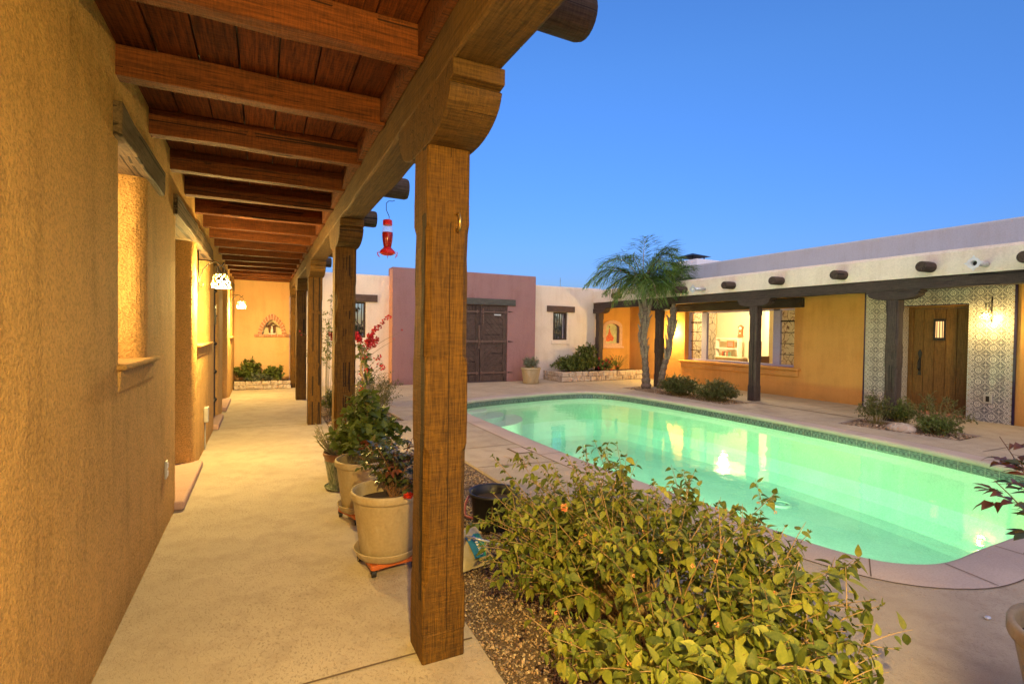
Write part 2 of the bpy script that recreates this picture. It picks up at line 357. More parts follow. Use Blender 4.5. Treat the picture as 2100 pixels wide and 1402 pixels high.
# ---- patterned ceramic tiles.  u,v are surface coordinates in tile units
def tile_mat(name, axes, size, kind='rosette', dark=(.018,.02,.045), light=(.66,.62,.52)):
    t = NT(name); g = t.n('ShaderNodeNewGeometry'); sp = t.n('ShaderNodeSeparateXYZ'); t.l(g.outputs['Position'], sp.inputs[0])
    c = {'x':0,'y':1,'z':2}
    U = t.math('DIVIDE', sp.outputs[c[axes[0]]], size[0]); V = t.math('DIVIDE', sp.outputs[c[axes[1]]], size[1])
    fu = t.math('SUBTRACT', t.math('FRACT', t.math('ADD', U, 50.0)), .5); fv = t.math('SUBTRACT', t.math('FRACT', t.math('ADD', V, 50.0)), .5)
    r = t.math('SQRT', t.math('ADD', t.math('MULTIPLY',fu,fu), t.math('MULTIPLY',fv,fv)))
    ang = t.math('ARCTAN2', fv, fu)
    def band(x, a, b):  # 1 between a and b
        return t.math('MULTIPLY', t.math('GREATER_THAN', x, a), t.math('LESS_THAN', x, b))
    def orr(*a):
        o = a[0]
        for q in a[1:]: o = t.math('MAXIMUM', o, q)
        return o
    au = t.math('ABSOLUTE', fu); av = t.math('ABSOLUTE', fv)
    cu = t.math('SUBTRACT', .5, au); cv = t.math('SUBTRACT', .5, av)
    rc = t.math('SQRT', t.math('ADD', t.math('MULTIPLY',cu,cu), t.math('MULTIPLY',cv,cv)))
    s8 = t.math('SINE', t.math('MULTIPLY', ang, 8)); s4 = t.math('COSINE', t.math('MULTIPLY', ang, 4))
    if kind == 'rosette':
        rp = t.math('ADD', r, t.math('MULTIPLY', s8, .022))
        diamond = t.math('ADD', t.math('ADD', au, av), t.math('MULTIPLY', s4, .03))
        nn = t.math('MULTIPLY', t.math('SINE', t.math('MULTIPLY', fu, 50)), t.math('SINE', t.math('MULTIPLY', fv, 50)))
        lit = orr(band(r, .04, .085), band(rp0 := t.math('ADD', r, t.math('MULTIPLY', s8, .018)), .15, .24), band(rp0, .31, .34), t.math('MULTIPLY', band(diamond, .52, .58), t.math('GREATER_THAN', r, .3)),
                  t.math('MULTIPLY', t.math('GREATER_THAN', nn, .55), t.math('GREATER_THAN', r, .34)), band(rc, .04, .085), t.math('MULTIPLY', band(r, .085, .15), t.math('GREATER_THAN', s4, .6)))
        pat = t.math('SUBTRACT', 1, lit)
    elif kind == 'square':
        m = t.math('MAXIMUM', au, av)
        pat = orr(t.math('LESS_THAN', m, .13), t.math('MULTIPLY', band(r, .27, .36), 1), band(rc, .1, .2), band(m, .455, .48))
    else:
        pat = orr(band(t.math('ADD', av, t.math('MULTIPLY', t.math('COSINE', t.math('MULTIPLY', fu, 12.56)), .12)), .18, .33), t.math('LESS_THAN', t.math('ADD', au, av), .17), t.math('GREATER_THAN', av, .42), t.math('MULTIPLY', t.math('LESS_THAN', av, .09), t.math('GREATER_THAN', au, .3)))
    col = t.mix(pat, light, dark)
    if kind == 'square': col = t.mix(t.math('LESS_THAN', t.math('MAXIMUM', au, av), .07), col, (.55,.33,.06))
    grout = t.math('GREATER_THAN', t.math('MAXIMUM', au, av), .487)
    col = t.mix(grout, col, (.5,.46,.38))
    n = t.noise(t.pos(), 25, 3); col = t.mix(.12, col, t.ramp(n, [(.3,(.2,.2,.2)),(.7,(.8,.75,.65))]))
    wn_ = t.n('ShaderNodeTexWhiteNoise'); cb_ = t.n('ShaderNodeCombineXYZ'); t.l(t.math('FLOOR', t.math('ADD', U, 50.0)), cb_.inputs[0]); t.l(t.math('FLOOR', t.math('ADD', V, 50.0)), cb_.inputs[1]); t.l(cb_.outputs[0], wn_.inputs['Vector'])
    col = t.mix(.3, col, t.mix(wn_.outputs['Value'], col, tuple(x*.35 for x in light)))
    t.bsdf(col, .25, t.bump(t.math('SUBTRACT', t.math('MULTIPLY', wn_.outputs['Value'], .5), t.math('MULTIPLY', grout, 2)), .35, .002), spec=.6); return t.mat
M['tile_main'] = tile_mat('tile_rosette_y', 'yz', (.205,.205))
M['tile_main_x'] = tile_mat('tile_rosette_x', 'xz', (.205,.205))
M['tile_edge'] = tile_mat('tile_border_y', 'yz', (.1,.1), 'square')
M['tile_edge_x'] = tile_mat('tile_border_x', 'xz', (.1,.1), 'square')
M['tile_blue'] = m_plain('cobalt_trim_tile', (.016,.010,.045), .25, var=.2)
M['pool_tile_x'] = tile_mat('pool_tile_x', 'xz', (.15,.085), 'band', (.008,.02,.025), (.10,.15,.14))
M['pool_tile_y'] = tile_mat('pool_tile_y', 'yz', (.15,.085), 'band', (.008,.02,.025), (.10,.15,.14))
# glass
t = NT('window_glass'); gb = t.n('ShaderNodeNewGeometry'); fr = t.n('ShaderNodeFresnel'); t.l(t.math('MULTIPLY_ADD', gb.outputs['Backfacing'], 1/1.45-1.45, 1.45), fr.inputs[0])
gl = t.n('ShaderNodeBsdfGlossy'); gl.inputs['Roughness'].default_value = .02
tr = t.n('ShaderNodeBsdfTransparent'); tr.inputs[0].default_value = (.95,.96,.95,1)
mx = t.n('ShaderNodeMixShader'); t.l(fr.outputs[0], mx.inputs[0]); t.l(tr.outputs[0], mx.inputs[1]); t.l(gl.outputs[0], mx.inputs[2]); t.l(mx.outputs[0], t.out.inputs[0]); M['glass'] = t.mat
t = NT('nectar'); b = t.bsdf((.55,.02,.01), .1, trans=.5, spec=.6); M['nectar'] = t.mat
# curtain
t = NT('patterned_curtain'); p = t.pos((1,1.6,.8))
vr = t.n('ShaderNodeTexVoronoi', feature='DISTANCE_TO_EDGE'); t.l(p, vr.inputs[0]); vr.inputs['Scale'].default_value = 5.5
col = t.mix(t.math('LESS_THAN', vr.outputs[0], .03), (.66,.56,.38), (.2,.13,.08)); b = t.bsdf(col, .9)
trn = t.n('ShaderNodeBsdfTranslucent'); t.l(col, trn.inputs[0]); mx = t.n('ShaderNodeMixShader'); mx.inputs[0].default_value = .35
t.l(b.outputs[0], mx.inputs[1]); t.l(trn.outputs[0], mx.inputs[2]); t.l(mx.outputs[0], t.out.inputs[0]); M['curtain'] = t.mat
M['room_wall'] = m_plain('room_wall_paint', (.72,.66,.48), .9, var=.03, bump=.02)
M['shade_white'] = m_plain('room_white', (.8,.78,.7), .7, var=.03, bump=.02)
M['sofa'] = m_plain('sofa_fabric', (.45,.36,.2), .95)
M['orange_wood'] = m_plain('clock_wood', (.45,.17,.05), .5)
# leaves
M['lantana'] = m_leaf('lantana_leaf', [(.035,.065,.010),(.11,.16,.018),(.24,.28,.03),(.37,.38,.06),(.08,.13,.015),(.30,.29,.045)], .55)
M['lantana_dead'] = m_leaf('dry_leaf', [(.3,.17,.03),(.22,.11,.03)], .7)
M['lantana_flower'] = m_leaf('lantana_floret', [(.75,.22,.07),(.8,.38,.15),(.8,.55,.2),(.7,.15,.08)], .6, trans=.15)
M['rose_leaf'] = m_leaf('rose_leaf', [(.035,.055,.012),(.06,.09,.02),(.09,.12,.03),(.10,.07,.03)], .35, .5, .15)
M['rose_red'] = m_leaf('red_rose_leaf', [(.16,.03,.02),(.2,.06,.02),(.11,.04,.02)], .4, .5, .2)
M['geran_leaf'] = m_leaf('broad_leaf', [(.05,.08,.015),(.09,.13,.025),(.13,.17,.035)], .5)
M['euph'] = m_leaf('pencil_leaf', [(.22,.24,.11),(.3,.3,.15),(.4,.3,.16)], .5)
M['boug_bract'] = m_leaf('bougainvillea_bract', [(.5,.015,.04),(.62,.03,.07),(.42,.01,.03)], .6, .2, .3)
M['shrub_leaf'] = m_leaf('shrub_leaf', [(.03,.05,.012),(.06,.085,.02),(.10,.11,.03),(.13,.08,.035)], .45)
M['green_leaf'] = m_leaf('green_leaf', [(.06,.09,.02),(.11,.15,.03),(.17,.2,.05)], .5)
M['sage_leaf'] = m_leaf('sage_leaf', [(.14,.17,.12),(.22,.26,.18)], .6)
M['palm_leaf'] = m_leaf('palm_leaf', [(.06,.13,.025),(.11,.22,.045),(.19,.28,.06)], .4, .4, .2)
M['palm_boot'] = m_plain('palm_boot', (.23,.18,.12), .85, var=.4, scale=25, bump=.8)
M['palm_trunk'] = m_plain('palm_trunk', (.14,.105,.08), .9, var=.45, scale=22, bump=1)
M['succulent'] = m_leaf('red_succulent', [(.4,.10,.03),(.3,.14,.05)], .5)
# ================================================================== GEOMETRY HELPERS
def poly_fill(outer, holes):
    """2-D polygon with holes -> (points, faces)"""
    bm = bmesh.new(); edges = []
    for loop in [outer]+holes:
        vs = [bm.verts.new((p[0],p[1],0)) for p in loop]
        edges += [bm.edges.new((vs[i],vs[(i+1)%len(vs)])) for i in range(len(vs))]
    bmesh.ops.triangle_fill(bm, use_beauty=True, use_dissolve=False, edges=edges, normal=(0,0,1))
    bm.verts.index_update()
    P = [(v.co.x,v.co.y) for v in bm.verts]; Fc = [tuple(v.index for v in f.verts) for f in bm.faces]
    bm.free(); return P, Fc
def smooth_loop(pts, n=4):
    out = []; N = len(pts)
    for i in range(N):
        p0,p1,p2,p3 = [Vector(pts[(i+k-1)%N]) for k in range(4)]
        for j in range(n):
            u = j/n
            out.append(tuple(.5*((2*p1)+(-p0+p2)*u+(2*p0-5*p1+4*p2-p3)*u*u+(-p0+3*p1-3*p2+p3)*u**3)))
    return out
def offset_loop(pts, d):
    out = []; N = len(pts)
    A = sum(pts[i][0]*pts[(i+1)%N][1]-pts[(i+1)%N][0]*pts[i][1] for i in range(N)); s = 1 if A>0 else -1
    for i in range(N):
        a = Vector(pts[i-2]); b = Vector(pts[(i+2)%N]); t = (b-a).normalized()
        out.append((pts[i][0]+t.y*d*s, pts[i][1]-t.x*d*s))
    return out
def wall_mesh(P, a0, a1, z0, z1, ops, r=.05, rt=.0, thick=.3, sides=True):
    """front face with openings (a,b,za,zb,depth,back?) ; P(a,d,z)->xyz ; d is depth into the wall"""
    mb = MB(); zt = z1-rt
    As = sorted({a0,a1,*[o[0]-r for o in ops],*[o[1]+r for o in ops],*[o[0] for o in ops],*[o[1] for o in ops]})
    Zs = sorted({z0,zt,*[o[2] for o in ops],*[o[3] for o in ops]})
    As = [a for a in As if a0<=a<=a1]
    for i in range(len(As)-1):
        for j in range(len(Zs)-1):
            am = (As[i]+As[i+1])/2; zm = (Zs[j]+Zs[j+1])/2
            if any(o[0]-r<am<o[1]+r and o[2]<zm<o[3] for o in ops): continue
            mb.quad(P(As[i],0,Zs[j]),P(As[i+1],0,Zs[j]),P(As[i+1],0,Zs[j+1]),P(As[i],0,Zs[j+1]))
    for o in ops:
        a,b,za,zb,dep = o[:5]
        for e,sg in ((a,1),(b,-1)):
            pts = [(e-sg*r+sg*r*sin(t), r-r*cos(t)) for t in [PI/2*k/5 for k in range(6)]]+[(e,dep)]
            for k in range(len(pts)-1):
                mb.quad(P(pts[k][0],pts[k][1],za),P(pts[k+1][0],pts[k+1][1],za),P(pts[k+1][0],pts[k+1][1],zb),P(pts[k][0],pts[k][1],zb))
        mb.quad(P(a-r,0,zb),P(b+r,0,zb),P(b+r,dep,zb),P(a-r,dep,zb))
        if za > z0+.001: mb.quad(P(a-r,0,za),P(b+r,0,za),P(b+r,dep,za),P(a-r,dep,za))
        if len(o)>5 and o[5]: mb.quad(P(a,dep,za),P(b,dep,za),P(b,dep,zb),P(a,dep,zb))
    if rt:
        pr = [(rt-rt*cos(t), zt+rt*sin(t)) for t in [PI/2*k/5 for k in range(6)]]
        pr += [(thick-rt+rt*sin(t), zt+rt*cos(t)) for t in [PI/2*k/5 for k in range(6)]]
        for k in range(len(pr)-1):
            mb.quad(P(a0,*pr[k]),P(a1,*pr[k]),P(a1,*pr[k+1]),P(a0,*pr[k+1]))
    else: mb.quad(P(a0,0,z1),P(a1,0,z1),P(a1,thick,z1),P(a0,thick,z1))
    if sides:
        for a in (a0,a1): 
            poly = [(0,z0),(0,zt)]+([] if not rt else pr)+[(thick,zt),(thick,z0)]
            mb.add([P(a,*q) for q in poly],[tuple(range(len(poly)))])
    # back face, leaving real openings for see-through windows
    bo = [o for o in ops if len(o)<=5 and o[4]>=thick-.001]
    As = sorted({a0,a1,*[o[0] for o in bo],*[o[1] for o in bo]}); Zs = sorted({z0,zt,*[o[2] for o in bo],*[o[3] for o in bo]})
    for i in range(len(As)-1):
        for j in range(len(Zs)-1):
            am = (As[i]+As[i+1])/2; zm = (Zs[j]+Zs[j+1])/2
            if any(o[0]<am<o[1] and o[2]<zm<o[3] for o in bo): continue
            mb.quad(P(As[i],thick,Zs[j]),P(As[i+1],thick,Zs[j]),P(As[i+1],thick,Zs[j+1]),P(As[i],thick,Zs[j+1]))
    return mb
def beamy(mb, x0, x1, y0, y1, z0, z1, n=1, j=.004, mi=0):
    """rough timber lying along its longest side, edges slightly wandering"""
    L = (x1-x0, y1-y0, z1-z0); ax = L.index(max(L)); n = max(2, int(L[ax]/.25))
    lo = (x0,y0,z0); o = [i for i in range(3) if i!=ax]; vs = []
    for k in range(n+1):
        t = lo[ax]+L[ax]*k/n
        for a,b in ((0,0),(1,0),(1,1),(0,1)):
            p = [0,0,0]; p[ax] = t; p[o[0]] = lo[o[0]]+L[o[0]]*a+random.uniform(-j,j); p[o[1]] = lo[o[1]]+L[o[1]]*b+random.uniform(-j,j); vs.append(tuple(p))
    fs = [(i*4+k,i*4+(k+1)%4,(i+1)*4+(k+1)%4,(i+1)*4+k) for i in range(n) for k in range(4)]+[(3,2,1,0),tuple(n*4+k for k in range(4))]
    return mb.add(vs, fs, mi)
def leafmesh(P, D, N, L, W, curl=.25, fold=.25, fine=True):
    P,D,N = [np.asarray(a,float) for a in (P,D,N)]; rg_ = np.random.default_rng(len(P)); curl = curl*rg_.uniform(-.3,2.3,(len(P),1)); fold = fold*rg_.uniform(-.2,2.6,(len(P),1)); L = np.asarray(L,float)[:,None]; W = np.asarray(W,float)[:,None]
    D = D/np.linalg.norm(D,axis=1,keepdims=True); Sx = np.cross(D,N); Sx /= (np.linalg.norm(Sx,axis=1,keepdims=True)+1e-9); N = np.cross(Sx,D)
    if fine == 2: ts,ws,cols = [0,.12,.32,.58,.82,1],[.08,.72,1,.82,.40,.02],[-1,0,1]
    elif fine: ts,ws,cols = [0,.28,.62,1],[.12,1,.72,.02],[-1,0,1]
    else: ts,ws,cols = [0,.45,1],[.15,1,.04],[-1,1]
    V = []
    for t_,w_ in zip(ts,ws):
        for c in cols:
            V.append(P + D*L*t_ + Sx*W*.5*w_*c + N*(W*.5*w_*abs(c)*fold - L*curl*t_*t_))
    k = len(V); V = np.stack(V,1).reshape(-1,3); n = len(P); nc = len(cols)
    q = [(i*nc+j,i*nc+j+1,(i+1)*nc+j+1,(i+1)*nc+j) for i in range(len(ts)-1) for j in range(nc-1)]
    Fc = (np.arange(n)[:,None,None]*k + np.array(q)[None]).reshape(-1,4)
    return V, Fc
class LV:
    """collects leaves"""
    def __init__(s): s.P=[];s.D=[];s.N=[];s.L=[];s.W=[]
    def add(s,p,d,n,l,w): s.P.append(tuple(p));s.D.append(tuple(d));s.N.append(tuple(n));s.L.append(l);s.W.append(w)
    def build(s,name,mat,parent,curl=.25,fold=.25,fine=True):
        if not s.P: return None
        V,Fc = leafmesh(s.P,s.D,s.N,s.L,s.W,curl,fold,fine); return obj(name,(V,Fc,None),mat,parent,smooth=bool(fine))
def rv(a=1): 
    v = Vector((random.gauss(0,1),random.gauss(0,1),random.gauss(0,1))); return v.normalized()*a
def qb(a,b,c,t): return a*(1-t)**2+b*2*t*(1-t)+c*t*t
def wvec(r, d, z):  # image-right, away, up -> world vector (direction only; used to pose plants as the photo shows them)
    return Vector((r*cos(YAW)+d*sin(YAW), -r*sin(YAW)+d*cos(YAW), z))

# ================================================================== GROUND, DECK, POOL
POOL = [(3.42,8.9),(3.40,7.4),(3.40,6.1),(3.42,4.8),(3.50,3.75),(3.56,3.04),(3.57,2.55),(3.62,2.22),(3.74,1.95),(3.96,1.80),(4.20,1.755),(4.6,1.765),(5.3,1.77),(6.4,1.79),(7.05,1.85),(7.5,2.15),(7.78,2.75),(7.95,3.4),(8.1,4.3),(8.22,6.0),(8.22,8.28),(8.12,9.6),(7.95,10.4),(7.46,10.88),(6.5,10.93),(5.7,10.78),(4.97,10.63),(4.1,10.35),(3.65,9.95)]
POOL = smooth_loop(POOL, 4)
COPE = offset_loop(POOL, .33)
DECK = (-1.3, 12.2, -4.0, 15.0)
BED1 = [(.93,.6),(.94,2.0),(.95,2.35),(.93,4.0),(.93,6.3),(2.12,6.1),(2.15,4.4),(2.14,2.6),(2.05,1.55),(1.5,.9)]
BED2 = [(.93,8.52),(.93,12.2),(2.0,12.0),(2.15,8.44)]
BED3 = [(8.98,11.35),(9.78,11.5),(9.85,7.75),(8.98,7.9)]
BED4 = [(8.98,5.45),(9.95,5.6),(10.0,3.85),(9.2,3.8)]
def rect(a,b,c,d): return [(a,c),(b,c),(b,d),(a,d)]
P2,F2 = poly_fill(rect(*DECK), [COPE,BED1,BED2,BED3,BED4])
mb = MB().add([(x,y,0) for x,y in P2], F2)
# joints in the coating, laid as thin strips of sealer
def strip(mb, a, b, wd=.012, z=.004, mi=1):
    a = Vector(a); b = Vector(b); d = (b-a).normalized(); n = Vector((-d.y,d.x))*wd/2; k = max(1,int((b-a).length/.4))
    pts = [a+(b-a)*i/k for i in range(k+1)]; off = [random.uniform(-.003,.003) for _ in pts]
    vs = []
    for p,o in zip(pts,off): vs += [(p.x+n.x+n.x*0+o*abs(d.y),p.y+n.y+o*abs(d.x),z),(p.x-n.x+o*abs(d.y),p.y-n.y+o*abs(d.x),z)]
    mb.add(vs, [(2*i,2*i+1,2*i+3,2*i+2) for i in range(k)], mi)
for a,b in [((-.62,2.28),(.93,2.30)),((-.62,8.72),(.93,8.72)),((.93,5.9+.3),(.93,8.5)),((-.62,12.0),(.6,12.0)),((2.15,6.1),(3.07,6.1)),((3.07,5.1),(2.15,5.2)),
            ((9.88,3.7),(9.88,11.6)),((8.55,7.2),(9.88,7.2)),((9.88,6.7),(11.7,6.7)),((8.6,3.3),(10.1,3.3)),((3.1,11.9),(9,12.4)),((4.4,1.43),(4.4,-2))]:
    strip(mb, a, b)
strip(mb,(9.90,5.7),(9.90,8.0),.035,.005); 
struct('pool_deck', mb, [M['deck'],M['joint']], up=True)
P2,F2 = poly_fill(rect(-400,400,-400,400), [rect(*DECK)])
struct('desert_ground', MB().add([(x,y,-.02) for x,y in P2],F2), m_plain('desert_soil',(.28,.2,.14),.95,var=.3,scale=3))
# coping ring with a rounded nose
N = len(POOL); rings = [COPE, offset_loop(POOL,.30), offset_loop(POOL,.03), offset_loop(POOL,.005), POOL, offset_loop(POOL,.01), offset_loop(POOL,.035)]
zs = [.0035,.008,.010,.002,-.022,-.05,-.066]
mb = MB(); vs = [(p[0],p[1],z) for R_,z in zip(rings,zs) for p in R_]
mb.add(vs, [(i*N+k,i*N+(k+1)%N,(i+1)*N+(k+1)%N,(i+1)*N+k) for i in range(len(rings)-1) for k in range(N)])
def cope_joint(i, wd=.007):
    a = Vector(POOL[i]); b = Vector(COPE[i]); d=(b-a).normalized(); n = Vector((-d.y,d.x))*wd/2; a = a+d*.03
    mb.add([(a.x+n.x,a.y+n.y,.0135),(a.x-n.x,a.y-n.y,.0135),(b.x-n.x,b.y-n.y,.0115),(b.x+n.x,b.y+n.y,.0115)],[(0,1,2,3)],1)
for i in range(3, N, 7): cope_joint(i)
dk = MB()
COPE2 = offset_loop(POOL,.335)
dk.add([(p[0],p[1],.0045) for p in COPE]+[(p[0],p[1],.0045) for p in offset_loop(POOL,.338)],[(k,(k+1)%N,N+(k+1)%N,N+k) for k in range(N)])
struct('coping_joint', dk, M['joint'])
struct('pool_coping', mb, [M['coping'],M['joint']], smooth=True)
# tile band below the coping, then plaster shell
WZ = -.145; INN = offset_loop(POOL, .03)
mb = MB()
for k in range(N):
    a = INN[k]; b = INN[(k+1)%N]; mi = 0 if abs(b[0]-a[0])>abs(b[1]-a[1]) else 1
    mb.quad((*a,-.066),(*b,-.066),(*b,WZ-.03),(*a,WZ-.03), mi)
struct('pool_tile_band', mb, [M['pool_tile_x'],M['pool_tile_y']])
FZ = -1.12
mb = MB(); R1 = offset_loop(POOL,.028); sh = [(R1,WZ-.03),(R1,-.7),(offset_loop(POOL,-.04),-.92),(offset_loop(POOL,-.2),-1.07),(offset_loop(POOL,-.42),FZ)]
mb.add([(p[0],p[1],z) for R_,z in sh for p in R_],[(i*N+k,i*N+(k+1)%N,(i+1)*N+(k+1)%N,(i+1)*N+k) for i in range(len(sh)-1) for k in range(N)])
b0 = (len(sh)-1)*N; P2,F2 = poly_fill(sh[-1][0],[]); mb.add([(x,y,FZ) for x,y in P2],F2)
for rr,z in ((.42,-.22),(.80,-.32),(1.22,-.42)):   # entry steps in the far corner
    mb.prism([(4.1+rr*cos(2*PI*k/48),10.55+rr*sin(2*PI*k/48)) for k in range(48)],'z',FZ,z)
struct('pool_shell', mb, M['plaster'])
WL = offset_loop(POOL,.027); P2,F2 = poly_fill(WL,[]); mb = MB().add([(x,y,WZ) for x,y in P2],F2); mb.add([(x,y,FZ-.05) for x,y in P2],F2)
N_ = len(WL); mb.add([(p[0],p[1],WZ) for p in WL]+[(p[0],p[1],FZ-.05) for p in WL],[(k,(k+1)%N_,N_+(k+1)%N_,N_+k) for k in range(N_)])
ow_ = struct('pool_water', mb, M['water'])
bm_ = bmesh.new(); bm_.from_mesh(ow_.data); bmesh.ops.remove_doubles(bm_, verts=bm_.verts, dist=1e-5); bmesh.ops.recalc_face_normals(bm_, faces=bm_.faces); bm_.to_mesh(ow_.data); bm_.free()
d = thing('pool_drain','round white drain cover on the pool floor','drain',(7.23,5.22,FZ))
obj('drain_ring', MB().lathe([(.16,.0),(.16,.03),(.12,.035),(.12,.01)],(7.23,5.22,FZ),32), M['white_paint'], d, smooth=True)
obj('drain_grate', MB().lathe([(.075,.0),(.075,.03),(.001,.035)],(7.23,5.22,FZ),24), M['galv'], d, smooth=True)
sk = thing('skimmer_lid','square skimmer lid set in the deck beside the pool','deck lid',(3.0,5.75,0))
obj('lid', MB().box(2.86,3.04,5.62,5.88,.0,.009), M['coping'], sk, bevel=.003); obj('rim', MB().box(2.835,2.857,5.6,5.9,.0,.006).box(3.043,3.065,5.6,5.9,.0,.006).box(2.857,3.043,5.6,5.617,.0,.006).box(2.857,3.043,5.883,5.9,.0,.006), M['joint'], sk)
# underwater lamps, set in the pool walls
POOL_W = 88
def pool_lamp(x, y, nx, ny, lab, z=-.45, k_=2.3):
    t_ = thing('pool_lamp', lab, 'pool light', (x,y,z), 'underwater lamps in the pool wall')
    mbx = MB(); c = Vector((x,y,z)); d = Vector((nx,ny,0)); s_ = Vector((-ny,nx,0)); u = Vector((0,0,1))
    def ring(r,dd): return [tuple(c+d*dd+s_*r*cos(2*PI*k/20)+u*r*sin(2*PI*k/20)) for k in range(20)]
    vs = ring(.12,.0)+ring(.12,.03)+ring(.095,.035); mbx.add(vs,[(i*20+k,i*20+(k+1)%20,(i+1)*20+(k+1)%20,(i+1)*20+k) for i in range(2) for k in range(20)])
    obj('rim', mbx, M['galv'], t_, smooth=True)
    obj('lens', MB().add(ring(.095,.033),[tuple(range(20))]), M['pool_lens'], t_)
    L = bpy.data.lights.new('pool_light','SPOT'); L.energy = POOL_W*k_; L.color = (.95,.95,.52); L.shadow_soft_size = .09; L.spot_size = math.radians(150); L.spot_blend = 1
    o = bpy.data.objects.new('pool_light', L); COL.objects.link(o); o.parent = t_; o.location = d*.16
    o.rotation_euler = Vector((nx,ny,-.62)).to_track_quat('-Z','Y').to_euler()
M['pool_lens'] = m_emit('pool_lens',(.6,1,.75),12)
pool_lamp(3.45,4.9,1,0,'underwater lamp in the left pool wall near the plant bed')
pool_lamp(3.42,7.9,1,0,'underwater lamp in the left pool wall near the steps')
pool_lamp(3.62,2.7,1,.3,'underwater lamp by the near rounded corner of the pool', -.45, 1.15)

# gravel beds
mb = MB()
for B in (BED1,BED2,BED3,BED4):
    P2,F2 = poly_fill(B,[]); mb.add([(x,y,-.025) for x,y in P2],F2)
    for i in range(len(B)): a,b = B[i],B[(i+1)%len(B)]; mb.quad((*a,0),(*b,0),(*b,-.026),(*a,-.026),1)
struct('planting_bed', mb, [M['gravel_base'],M['coping']])
def in_poly(x,y,B):
    c = np.zeros(x.shape,bool)
    for i in range(len(B)):
        x1,y1 = B[i]; x2,y2 = B[(i+1)%len(B)]
        if y1 != y2: c ^= ((y1>y)!=(y2>y)) & (x < (x2-x1)*(y-y1)/(y2-y1)+x1)
    return c
def pebbles(B, n, s0, s1, zb=-.022):
    xs = [p[0] for p in B]; ys = [p[1] for p in B]
    x = RNG.uniform(min(xs)+.01,max(xs)-.01,n*2); y = RNG.uniform(min(ys),max(ys),n*2); k = in_poly(x,y,B); x=x[k][:n]; y=y[k][:n]; n = len(x)
    t_ = (1+5**.5)/2
    # rounded octahedron-ish stone: 14 verts cube+face centres
    base = np.array([(a,b,c) for a in(-1,1) for b in(-1,1) for c in(-1,1)],float)*.62; 
    base = np.vstack([base, np.array([(-1,0,0),(1,0,0),(0,-1,0),(0,1,0),(0,0,-1),(0,0,1)],float)])
    idx = {tuple(np.sign(b)):i for i,b in enumerate(base[:8])}
    F_ = []
    for ax in range(3):
        for sg in (-1,1):
            cidx = 8+ax*2+(sg>0); o=[i for i in range(3) if i!=ax]; cyc=[(-1,-1),(1,-1),(1,1),(-1,1)]; cs=[]
            for a,b in cyc:
                v=[0,0,0]; v[ax]=sg; v[o[0]]=a; v[o[1]]=b; cs.append(idx[tuple(float(q) for q in v)])
            for q in range(4): F_.append((cidx,cs[q],cs[(q+1)%4]))
    F_ = np.array(F_); sz = RNG.uniform(s0,s1,(n,1,1))*np.stack([RNG.uniform(.7,1.4,n),RNG.uniform(.6,1.1,n),RNG.uniform(.4,.8,n)],1)[:,None,:]
    V = base[None]*(1+RNG.normal(0,.12,(n,14,1)))*sz; a = RNG.uniform(0,6.28,n); ca,sa = np.cos(a)[:,None],np.sin(a)[:,None]
    X = V[:,:,0]*ca-V[:,:,1]*sa+x[:,None]; Y = V[:,:,0]*sa+V[:,:,1]*ca+y[:,None]; tl = RNG.normal(0,.35,(n,1)); Z = V[:,:,2]+ (V[:,:,0])*tl + zb + sz[:,:,2]*.6 + RNG.uniform(0,.010,(n,1))
    return np.stack([X,Y,Z],2).reshape(-1,3), (np.arange(n)[:,None,None]*14+F_[None]).reshape(-1,3)
Vs=[];Fs=[];b=0
for B,n,s0,s1 in ((rect(.94,2.1,1.0,3.6),17000,.0035,.0085),(rect(.94,2.1,3.6,6.2),7000,.005,.010),([(.96,8.56),(.96,12.1),(1.98,11.9),(2.1,8.5)],2500,.008,.016),([(9,11.3),(9.75,11.4),(9.8,7.8),(9,7.95)],1800,.01,.02),([(9.0,5.4),(9.9,5.5),(9.95,3.9),(9.2,3.85)],1500,.01,.02)):
    V,Fc = pebbles(B,n,s0,s1); Vs.append(V); Fs.append(Fc+b); b += len(V)
struct('gravel', (np.vstack(Vs),np.vstack(Fs),None), M['pebble'], kind='stuff')

# ================================================================== LEFT HOUSE (adobe wall beside the walk)
XL = -.64
hL = thing('adobe_house','long tan stucco house wall with deep openings beside the covered walk','house',(XL,4,0))
PL = lambda a,d,z: (XL-d, a, z)
opsL = [(3.19,3.78,1.31,2.42,.32,1),(5.04,6.32,0,2.42,.40,1),(6.62,8.05,1.31,2.42,.32,1),(8.75,9.62,0.0,2.25,.10,1),(10.6,11.9,0,2.42,.35,1),(12.95,13.9,1.31,2.42,.3,1)]
wl = wall_mesh(PL, -3.5, 14.9, -.02, 3.2, opsL, r=.07, thick=.5)
obj('wall', wl, M['stucco_tan'], hL, smooth=False)
def lintel(y0,y1,z0=2.41,z1=2.575,dx=.035):
    mbx = MB(); beamy(mbx, XL-.30, XL+dx, y0, y1, z0, z1, j=.006); obj('lintel', mbx, M['lintel_wood'], hL, bevel=.008)
lintel(3.03,4.25); lintel(4.86,8.12); lintel(8.6,9.8,2.26,2.44); lintel(10.4,12.15); lintel(12.8,14.1)
for y0,y1 in ((3.10,4.06),(6.52,8.15),(12.85,14.0)):
    mbx = MB(); mbx.box(XL-.30,XL+.042,y0,y1,1.285,1.315); mbx.prism([(XL-.02,1.17),(XL+.008,1.17),(XL+.014,1.285),(XL-.02,1.285)],'y',y0+.02,y1-.04)
    obj('window_sill', mbx, M['stucco_tan'], hL, bevel=.015, bseg=3)
M['step'] = m_stucco('step_plaster',(.55,.36,.28),.1,70,.3)
